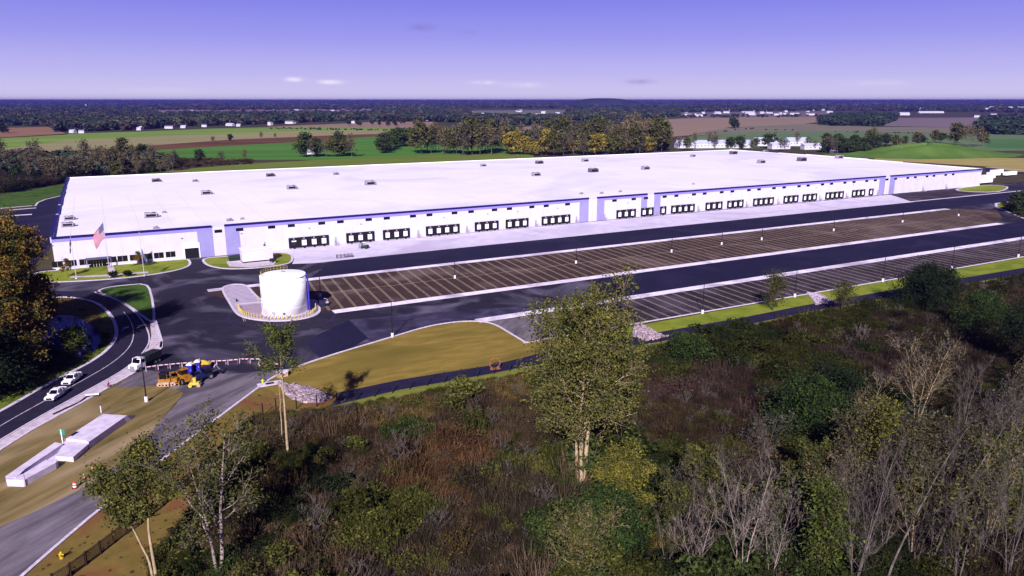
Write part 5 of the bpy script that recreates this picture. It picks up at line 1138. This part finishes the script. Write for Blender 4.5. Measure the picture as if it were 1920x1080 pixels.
PR = {k: [proto(k, 200 + 10*i + j) for j in range(2)] for i, k in enumerate(('bare', 'yellow', 'olive', 'green', 'dark', 'grey'))}
used = set()
def mid(px, kind, s, label, group):
    X, Y = P(*px); p = PR[kind][rnd.randint(0, 1)]
    sc = (s*rnd.uniform(.9, 1.15), s*rnd.uniform(.9, 1.15), s*rnd.uniform(.85, 1.15))
    copy_thing(p, X, Y, 0, rnd.uniform(0, 6.28), label, group, sc)
def belt(pts, n, kinds, s, group, labels, jit=3):
    todo = []
    L_ = [0]
    for i in range(1, len(pts)): L_.append(L_[-1] + math.dist(pts[i], pts[i-1]))
    for k in range(n):
        q = L_[-1]*(k + rnd.uniform(0, .9))/n; i = min(max(j for j in range(len(L_)) if L_[j] <= q), len(pts)-2); f = (q-L_[i])/(L_[i+1]-L_[i])
        x = pts[i][0]*(1-f)+pts[i+1][0]*f; y = pts[i][1]*(1-f)+pts[i+1][1]*f + rnd.uniform(-jit, jit)
        kd = rnd.choice(kinds); todo.append((x, y, kd, s*rnd.uniform(.75, 1.25)))
    todo.sort()
    for k, (x, y, kd, s_) in enumerate(todo): mid((x, y), kd, s_, labels[0][kd] + ', ' + ordw(k+1) + ' from the left ' + labels[1], group)
LB = lambda where: ({'bare': 'thin bare tree', 'yellow': 'yellow leafed tree', 'olive': 'olive tree', 'green': 'bushy green tree', 'dark': 'dark bushy tree', 'grey': 'grey brown tree'}, where)
belt([(775, 287), (850, 289), (950, 287)], 24, ['bare', 'bare', 'olive', 'grey'], 2.0, 'tall trunks behind the roof centre', LB('among tall trunks behind the roof'))
belt([(780, 272), (860, 272), (960, 270)], 10, ['bare', 'olive', 'grey', 'green'], 1.7, 'rear row of tall trunks', LB('in the row behind the tall trunks'))
belt([(955, 292), (1050, 291), (1160, 289), (1225, 286)], 28, ['yellow', 'olive', 'yellow', 'grey'], 1.6, 'golden row behind the roof', LB('in the golden row'))
belt([(960, 276), (1060, 272), (1160, 272), (1210, 272)], 20, ['grey', 'bare', 'olive', 'dark'], 2.0, 'tall trees behind the golden row', LB('behind the golden row'))
belt([(1150, 285), (1185, 285), (1250, 282)], 10, ['bare', 'olive'], 2.2, 'bare trees ending the golden row', LB('past the end of the golden row'))
belt([(1240, 281), (1340, 280), (1500, 281), (1620, 286)], 20, ['olive', 'green', 'grey', 'bare'], 1.1, 'trees between the white sheds', LB('among the white sheds'), 4)
belt([(1540, 272), (1600, 277), (1700, 275), (1770, 270)], 14, ['green', 'dark', 'olive'], 1.2, 'trees beside the mound', LB('behind the grassy mound'))
belt([(1540, 285), (1640, 289), (1665, 293)], 8, ['dark', 'grey', 'green'], 1.1, 'trees in front of the mound', LB('in the dark row before the mound'))
belt([(1780, 268), (1850, 278)], 6, ['bare', 'olive'], 1.6, 'trees on the mound shoulder', LB('on the right shoulder of the mound'))
belt([(566, 296), (600, 296), (670, 292)], 8, ['olive', 'bare', 'green', 'bare'], 1.6, 'meadow trees', LB('on the meadow'), 3)
belt([(712, 289), (725, 280), (765, 272)], 8, ['green', 'dark', 'olive'], 1.6, 'clump at the meadow edge', LB('in the clump right of the meadow'))
belt([(640, 236), (700, 235), (770, 234)], 8, ['dark', 'green'], 1.0, 'line by the pink field', LB('along the pink field'), 2)
belt([(385, 268), (460, 262), (560, 258), (640, 254)], 6, ['grey', 'dark', 'bare'], .8, 'hedgerow on the red strip', LB('in the hedgerow on the red strip'), 2)
belt([(1372, 240), (1380, 240)], 2, ['dark'], 1.4, 'lone trees in the pink field', LB('alone in the pink field'), 1)
belt([(0, 330), (80, 332), (160, 332), (250, 326), (330, 317)], 26, ['dark', 'grey', 'olive', 'grey', 'bare'], 1.2, 'left wood front row', LB('in front of the left wood'), 11)
belt([(-20, 308), (80, 308), (190, 306), (300, 303)], 8, ['olive', 'grey', 'dark', 'grey'], 1.25, 'left wood rear row', LB('at the back of the left wood'), 6)
belt([(185, 322), (220, 326)], 5, ['bare', 'grey'], 1.5, 'tall pale trees of the left wood', LB('of the tall pale ones in the left wood'), 4)
belt([(300, 312), (400, 308), (480, 306)], 4, ['grey', 'dark', 'bare'], .95, 'scrub trees right of the left wood', LB('in the scrub right of the left wood'), 5)
belt([(1900, 395), (1925, 400)], 3, ['dark', 'green'], .7, 'trees on the corner island', LB('on the right corner island'), 3)
belt([(0, 249), (15, 250)], 2, ['dark'], 1.3, 'trees by the brown field', LB('by the far left brown field'), 1)
for k in PR:
    for p in PR[k]:
        for ch in list(p.children): bpy.data.objects.remove(ch)
        bpy.data.objects.remove(p)

# ================================================================== STUFF: woods and brush through instancing
def proto_coll(name, objs):
    c = bpy.data.collections.new(name)
    for o in objs: c.objects.link(o)
    return c
def scatter(name, pts, scl, rz, col, idx, coll, label, cat):
    me = bpy.data.meshes.new(name); me.from_pydata([tuple(p) for p in pts], [], [])
    n = len(pts)
    a = me.attributes.new('sc', 'FLOAT_VECTOR', 'POINT'); a.data.foreach_set('vector', np.asarray(scl, np.float32).ravel())
    a = me.attributes.new('rz', 'FLOAT', 'POINT'); a.data.foreach_set('value', np.asarray(rz, np.float32))
    a = me.attributes.new('idx', 'INT', 'POINT'); a.data.foreach_set('value', np.asarray(idx, np.int32))
    a = me.attributes.new('col', 'FLOAT_COLOR', 'POINT'); cc = np.ones((n, 4), np.float32); cc[:, :3] = col; a.data.foreach_set('color', cc.ravel())
    o = bpy.data.objects.new(name, me); COL.objects.link(o)
    g = bpy.data.node_groups.new(name, 'GeometryNodeTree'); g.interface.new_socket('Geometry', in_out='INPUT', socket_type='NodeSocketGeometry'); g.interface.new_socket('Geometry', in_out='OUTPUT', socket_type='NodeSocketGeometry')
    n_ = g.nodes; i_ = n_.new('NodeGroupInput'); o_ = n_.new('NodeGroupOutput'); ip = n_.new('GeometryNodeInstanceOnPoints'); ci = n_.new('GeometryNodeCollectionInfo')
    ci.inputs['Collection'].default_value = coll; ci.inputs['Separate Children'].default_value = True; ci.inputs['Reset Children'].default_value = True
    def at(nm, ty):
        q = n_.new('GeometryNodeInputNamedAttribute'); q.data_type = ty; q.inputs['Name'].default_value = nm; return q.outputs['Attribute']
    cx = n_.new('ShaderNodeCombineXYZ'); lk = g.links.new
    lk(at('rz', 'FLOAT'), cx.inputs[2]); lk(cx.outputs[0], ip.inputs['Rotation']); lk(at('sc', 'FLOAT_VECTOR'), ip.inputs['Scale']); lk(at('idx', 'INT'), ip.inputs['Instance Index'])
    ip.inputs['Pick Instance'].default_value = True
    lk(i_.outputs[0], ip.inputs['Points']); lk(ci.outputs[0], ip.inputs['Instance']); lk(ip.outputs[0], o_.inputs[0])
    md = o.modifiers.new('scatter', 'NODES'); md.node_group = g
    return tag(o, label, cat, kind='stuff')
ML = leafmat('brush_leaf', (0, 0, 0), .55, inst=True)
MT = leafmat('brush_twig', (0, 0, 0), .35, inst=True)
def blades(n, seed, wd=.05, lean=.45, hmin=.5, rad=.35):
    g = np.random.default_rng(seed); az = g.uniform(0, 6.28, n); ln = g.uniform(.05, lean, n); h = g.uniform(hmin, 1, n)
    r = rad*np.sqrt(g.uniform(0, 1, n)); a2 = g.uniform(0, 6.28, n); b = np.stack([r*np.cos(a2), r*np.sin(a2), np.zeros(n)], 1)
    t = b + np.stack([np.cos(az)*ln, np.sin(az)*ln, h], 1); s = np.stack([np.sin(g.uniform(0, 6.28, n)), np.cos(g.uniform(0, 6.28, n)), np.zeros(n)], 1)*wd/2
    return np.stack([b-s, b+s, t+s*.4, t-s*.4], 1).reshape(-1, 3)
def clump(n, seed, lobes=5, size=.12, sq=.75):
    g = np.random.default_rng(seed); c = []
    for k in range(lobes):
        m = np.array([g.uniform(-.42, .42), g.uniform(-.42, .42), g.uniform(.3, .8)]); q = g.normal(size=(n//lobes, 3)); q /= np.linalg.norm(q, axis=1)[:, None]
        c.append(m + q*g.uniform(.6, 1.05, (len(q), 1))*[.3, .3, .3*sq])
    c = np.concatenate(c); c = c[c[:, 2] > .02]; return leafquads(c, size, g)[0]
def pobj(name, v, m): return npobj(name, v, np.arange(len(v)).reshape(-1, 4), m, link=False)
brush = []
for i in range(2): brush.append(pobj('a%d_leafy' % i, clump(760, 300+i, 8, .075), ML))                                        # 0,1 leafy
for i in range(2): brush.append(pobj('b%d_twiggy' % i, np.concatenate([blades(110, 310+i, .022, .5), clump(260, 312+i, 8, .055)]), ML))  # 2,3 twiggy with leaves
for i in range(2): brush.append(pobj('c%d_tuft' % i, blades(200, 320+i, .026, .35, .4, .5), ML))                            # 4,5 tall weeds
pl_, tp_ = grow(77, 1.0, .42, clear=.1, stems=3, nb=16, sub=4, tw=2, up=.9, r0=.016, twig_r=.006, stemspread=.12); v_, f_ = tubes(pl_)
brush.append(npobj('d0_bare', v_, f_, MT, link=False))                                                                           # 6 bare
BC = proto_coll('brush_kinds', brush)
rg = np.random.default_rng(21)
def vnoise(x, y, s, seed):
    g = np.random.default_rng(seed); T = g.random((64, 64)); u = x/s; v = y/s; i = np.floor(u).astype(int); j = np.floor(v).astype(int); a = u-i; b = v-j
    a = a*a*(3-2*a); b = b*b*(3-2*b); f = lambda p, q: T[p % 64, q % 64]
    return f(i, j)*(1-a)*(1-b)+f(i+1, j)*a*(1-b)+f(i, j+1)*(1-a)*b+f(i+1, j+1)*a*b
def fill(poly, dens):
    xs = [p[0] for p in poly]; ys = [p[1] for p in poly]; A = (max(xs)-min(xs))*(max(ys)-min(ys)); n = int(A*dens)
    x = rg.uniform(min(xs), max(xs), n); y = rg.uniform(min(ys), max(ys), n); k = inpoly(x, y, poly); return x[k], y[k]
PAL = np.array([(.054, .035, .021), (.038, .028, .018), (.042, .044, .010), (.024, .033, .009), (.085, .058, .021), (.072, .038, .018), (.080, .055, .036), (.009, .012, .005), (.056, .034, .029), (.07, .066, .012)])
x, y = fill(BRUSH, .85)
n = len(x)
# where it lies in the picture decides its kind and its painted tree shade, through world positions of a few known patches
idx = np.zeros(n, int); pc = np.zeros(n, int); hgt = np.zeros(n)
nA = vnoise(x, y, 22, 1)*.6 + vnoise(x, y, 8, 2)*.4; nB_ = vnoise(x, y, 14, 3)*.6 + vnoise(x, y, 5, 4)*.4; u_ = rg.random(n)
base = np.where(nA < .36, 0, np.where(nA < .46, 1, np.where(nA < .60, 2, 3)))
pc = np.where(u_ < .72, base, rg.choice([0, 1, 2, 4, 6], n))
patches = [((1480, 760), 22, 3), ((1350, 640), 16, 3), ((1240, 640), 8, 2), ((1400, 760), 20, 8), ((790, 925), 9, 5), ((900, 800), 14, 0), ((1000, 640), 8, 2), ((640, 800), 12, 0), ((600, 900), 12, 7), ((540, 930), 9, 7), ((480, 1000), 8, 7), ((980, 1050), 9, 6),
           ((1000, 960), 10, 1), ((1120, 1020), 9, 3), ((1240, 1040), 8, 7), ((1290, 980), 7, 7), ((1480, 900), 9, 7), ((1900, 640), 26, 7), ((1850, 720), 18, 7), ((1700, 640), 22, 1), ((1600, 700), 14, 8), ((720, 1000), 10, 2), ((820, 1050), 8, 1), ((700, 870), 9, 0), ((760, 780), 9, 4), ((930, 730), 9, 4), ((1880, 900), 10, 7), ((1780, 1000), 8, 7), ((1560, 610), 12, 2), ((1500, 700), 14, 2), ((1620, 860), 8, 7), ((420, 980), 6, 7), ((860, 860), 8, 5), ((1060, 720), 9, 2), ((1180, 720), 9, 0), ((1280, 800), 10, 0)]  # the darkest patches carry tree shade in their leaf colour
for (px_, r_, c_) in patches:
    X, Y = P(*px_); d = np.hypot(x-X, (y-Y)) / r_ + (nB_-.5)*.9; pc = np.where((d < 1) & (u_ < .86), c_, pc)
hgt = rg.uniform(1.2, 3.0, n) * (.45 + 1.3*np.clip(nB_, .1, .9))*np.where(rg.random(n) < .06, 1.7, 1)
kind = rg.random(n)
leafy = np.isin(pc, [2, 3, 7, 9])
idx = np.where(leafy, np.where(kind < .5, rg.integers(0, 2, n), rg.integers(2, 4, n)), np.where(kind < .45, rg.integers(2, 4, n), np.where(kind < .96, rg.integers(4, 6, n), 6)))
hgt = np.where(leafy, hgt*1.15, hgt*.95); hgt = np.where(idx == 6, hgt*1.5, hgt)
# keep low next to the fence
nearline = np.array([0.0])
front = np.zeros(n, bool)
for px_, r_ in (((1088, 905), 5), ((541, 852), 4), ((284, 1085), 3), ((412, 1085), 3)):
    X, Y = P(*px_); front |= (np.abs(x-X) < r_) & (y < Y+1) & (y > Y-9)
bl_ = np.array(BRUSH[5:16]); dmin = np.full(n, 1e9)
for k_ in range(len(bl_)-1):
    ax, ay = bl_[k_]; bx, by = bl_[k_+1]; t_ = np.clip(((x-ax)*(bx-ax)+(y-ay)*(by-ay))/((bx-ax)**2+(by-ay)**2), 0, 1); dmin = np.minimum(dmin, np.hypot(x-ax-t_*(bx-ax), y-ay-t_*(by-ay)))
hgt = np.where(front, hgt*.35, hgt*.88) * np.where(x < 45, np.clip(.3 + dmin/14, .3, 1), np.clip(.7 + dmin/14, .3, 1)) * np.where(pc == 7, .6, 1)
wdt = hgt*rg.uniform(.8, 1.25, n)
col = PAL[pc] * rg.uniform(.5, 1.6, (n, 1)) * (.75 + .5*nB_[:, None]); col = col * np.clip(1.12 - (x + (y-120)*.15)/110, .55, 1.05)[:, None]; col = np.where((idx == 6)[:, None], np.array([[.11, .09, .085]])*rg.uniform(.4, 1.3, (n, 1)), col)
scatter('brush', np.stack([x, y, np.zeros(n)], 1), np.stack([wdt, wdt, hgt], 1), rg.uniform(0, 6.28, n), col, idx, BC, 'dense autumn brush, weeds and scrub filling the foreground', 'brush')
# low weed cover over the whole floor
x, y = fill(BRUSH, .8); n = len(x); nz_ = vnoise(x, y, 9, 8); c = PAL[np.where(nz_ < .45, 0, np.where(nz_ < .6, 4, 2))]*rg.uniform(.5, 1.2, (n, 1)); h = rg.uniform(.6, 1.3, n)
scatter('undergrowth', np.stack([x, y, np.zeros(n)], 1), np.stack([h*1.6, h*1.6, h], 1), rg.uniform(0, 6.28, n), c, rg.integers(4, 6, n), BC, 'low brown and green undergrowth between the shrubs', 'undergrowth')
x, y = fill(LBRUSH, .35); n = len(x); h = rg.uniform(1.0, 2.8, n); c = PAL[rg.choice([1, 2, 3, 7, 7, 4], n)]*rg.uniform(.7, 1.6, (n, 1))
scatter('brush', np.stack([x, y, np.zeros(n)], 1), np.stack([h*1.2, h*1.2, h], 1), rg.uniform(0, 6.28, n), c, rg.integers(0, 6, n), BC, 'dark scrub at the left around the oak and the pond', 'brush')
# sparse weeds on the worn strip and along the pond
def weeds(px, dens, cols, hh, lab, ids=(4, 6)):
    x, y = fill(gp(px), dens); n = len(x); h = rg.uniform(*hh, n)
    scatter('weeds', np.stack([x, y, np.zeros(n)], 1), np.stack([h*1.5, h*1.5, h], 1), rg.uniform(0, 6.28, n), PAL[rg.choice(cols, n)]*rg.uniform(.7, 1.4, (n, 1)), rg.integers(*ids, n), BC, lab, 'weeds')
weeds([(40, 1100), (290, 888), (400, 805), (487, 740), (530, 745), (470, 835), (400, 907), (335, 992), (290, 1062), (255, 1150)], .3, [4, 4, 6], (.1, .32), 'low weeds on the worn strip by the steel fence')
weeds([(380, 880), (470, 790), (520, 770), (520, 800), (440, 880), (380, 960)], .8, [4, 6, 2, 0], (.6, 1.6), 'scrubby weeds at the corner below the rock pile')
weeds([(188, 600), (190, 640), (150, 668), (100, 690), (0, 740), (-60, 760), (-60, 775), (0, 755), (100, 700), (165, 672), (200, 645), (208, 620)], .5, [2, 9, 3], (.3, .9), 'rough grass tufts along the pond side of the road')
# mid distance scrub
def scrub(px, dens, cols, hh, lab, name='scrub'):
    x, y = fill(gp(px), dens); n = len(x); h = rg.uniform(*hh, n)
    scatter(name, np.stack([x, y, np.zeros(n)], 1), np.stack([h*1.6, h*1.6, h], 1), rg.uniform(0, 6.28, n), PAL[rg.choice(cols, n)]*rg.uniform(.6, 1.2, (n, 1)), rg.integers(0, 4, n), BC, lab, 'scrub')
scrub([(-80, 366), (-80, 300), (100, 296), (300, 296), (340, 306), (300, 322), (220, 330), (140, 340), (0, 364)], .045, [1, 3, 7, 8, 7], (3, 7), 'purplish dark scrub of the left wood')
scrub([(290, 300), (480, 302), (470, 308), (330, 316), (240, 326)], .03, [1, 8, 4], (1.5, 4), 'thin greyish scrub behind the roof at left')
scrub([(1540, 282), (1650, 284), (1665, 292), (1560, 288)], .03, [1, 3, 7], (2, 4), 'dark scrub behind the roof near the mound')
scrub([(1870, 382), (1930, 378), (1990, 395), (1990, 425), (1930, 418)], .12, [3, 7, 2], (1, 2.5), 'shrubs on the right corner island')
scrub([(90, 598), (150, 575), (205, 600), (190, 660), (110, 690)], .02, [2, 9, 4], (.6, 1.5), 'tufts on the pond bank')
# far woods
far = [pobj('e%d_wood' % i, clump(150, 400+i, 6, .34, .9), ML) for i in range(3)]; FC = proto_coll('wood_kinds', far)
GRN = np.array([(.034, .056, .032), (.046, .064, .036), (.028, .042, .032), (.066, .064, .036), (.070, .056, .044), (.046, .052, .050)])
def wood(px, n, lab, s=(12, 21), cols=range(6)):
    xs = [p[0] for p in px]; ys = [p[1] for p in px]; a = rg.uniform(min(xs), max(xs), n*3); b = rg.uniform(min(ys), max(ys), n*3); k = inpoly(a, b, px); a = a[k][:n]; b = b[k][:n]
    q = np.array([P(i, j) for i, j in zip(a, b)]); m = len(q); h = rg.uniform(*s, m) * (1 + np.maximum(0, q[:, 1]-4000)/9000); w_ = h*rg.uniform(.9, 1.5, m)
    scatter('woods', np.stack([q[:, 0], q[:, 1], -h*.12], 1), np.stack([w_, w_, h], 1), rg.uniform(0, 6.28, m), GRN[rg.choice(list(cols), m)]*rg.uniform(.75, 1.25, (m, 1)), rg.integers(0, 3, m), FC, lab, 'woods')
wood([(-60, 190.6), (1980, 190.6), (1980, 203), (-60, 203)], 9000, 'endless dark blue wood belts reaching the horizon', (14, 24))
wood([(-60, 203), (280, 203), (300, 215), (700, 213), (700, 224), (500, 233), (330, 238), (250, 244), (110, 248), (90, 236), (-60, 236)], 2300, 'broad dark woods at the far left with houses in clearings')
wood([(280, 203), (700, 203), (700, 206), (280, 207)], 300, 'thin tree lines over the pinkish far fields')
wood([(700, 203), (880, 203), (880, 222), (1060, 222), (1070, 205), (1265, 203), (1272, 218), (1165, 228), (940, 236), (812, 228), (700, 228)], 2300, 'dark woods around the distant white barns')
wood([(1270, 203), (1980, 203), (1980, 212), (1560, 208), (1270, 211)], 700, 'tree lines around the far right village')
wood([(1535, 226), (1560, 217), (1620, 215), (1680, 217), (1672, 228), (1650, 236), (1545, 236)], 420, 'isolated dark woodlot in the pink fields', (12, 17), (0, 2))
wood([(1835, 240), (1850, 224), (1985, 218), (1985, 252), (1840, 252)], 420, 'dark wood at the right frame edge', (14, 20), (0, 2))
wood([(1270, 217), (1560, 216), (1560, 219), (1280, 222)], 90, 'trees between the village houses', (6, 10))
wood([(290, 213), (500, 212), (495, 222), (300, 224)], 220, 'scattered trees among the far pinkish fields', (7, 11), (3, 4, 5))
wood([(1040, 232), (1160, 230), (1150, 245), (1050, 246)], 120, 'grey trees between golden row and pink field', (8, 12), (3, 4, 5))
wood([(1290, 255), (1400, 241), (1600, 247.5), (1830, 251), (1830, 252), (1600, 249), (1400, 243), (1292, 256)], 140, 'thin dark hedge lines across the right fields', (1.5, 3.5))
wood([(-60, 300), (300, 300), (320, 312), (200, 332), (-60, 334)], 230, 'unbroken mass of the left wood behind its front trees', (8, 13), (0, 3, 4, 5))
wood([(500, 240), (810, 245), (810, 247), (500, 242)], 90, 'thin hedge line before the pink field', (1.5, 4))

# ================================================================== HAZE
hz = MB(); hz.box(-31000, 31000, -3100, 50100, -1.0, 84.0, M_WHITE)
hm = bpy.data.materials.new('haze_air'); hm.use_nodes = True; hm.node_tree.nodes.clear()
ho = hm.node_tree.nodes.new('ShaderNodeOutputMaterial'); hv = hm.node_tree.nodes.new('ShaderNodeVolumePrincipled')
hv.inputs['Density'].default_value = 6.5e-5; hv.inputs['Color'].default_value = (.10, .085, .52, 1)
hm.node_tree.links.new(hv.outputs[0], ho.inputs['Volume'])
o = hz.build('haze'); o.data.materials.clear(); o.data.materials.append(hm); tag(o, 'thin blue haze lying over the whole plain', 'haze', kind='stuff')
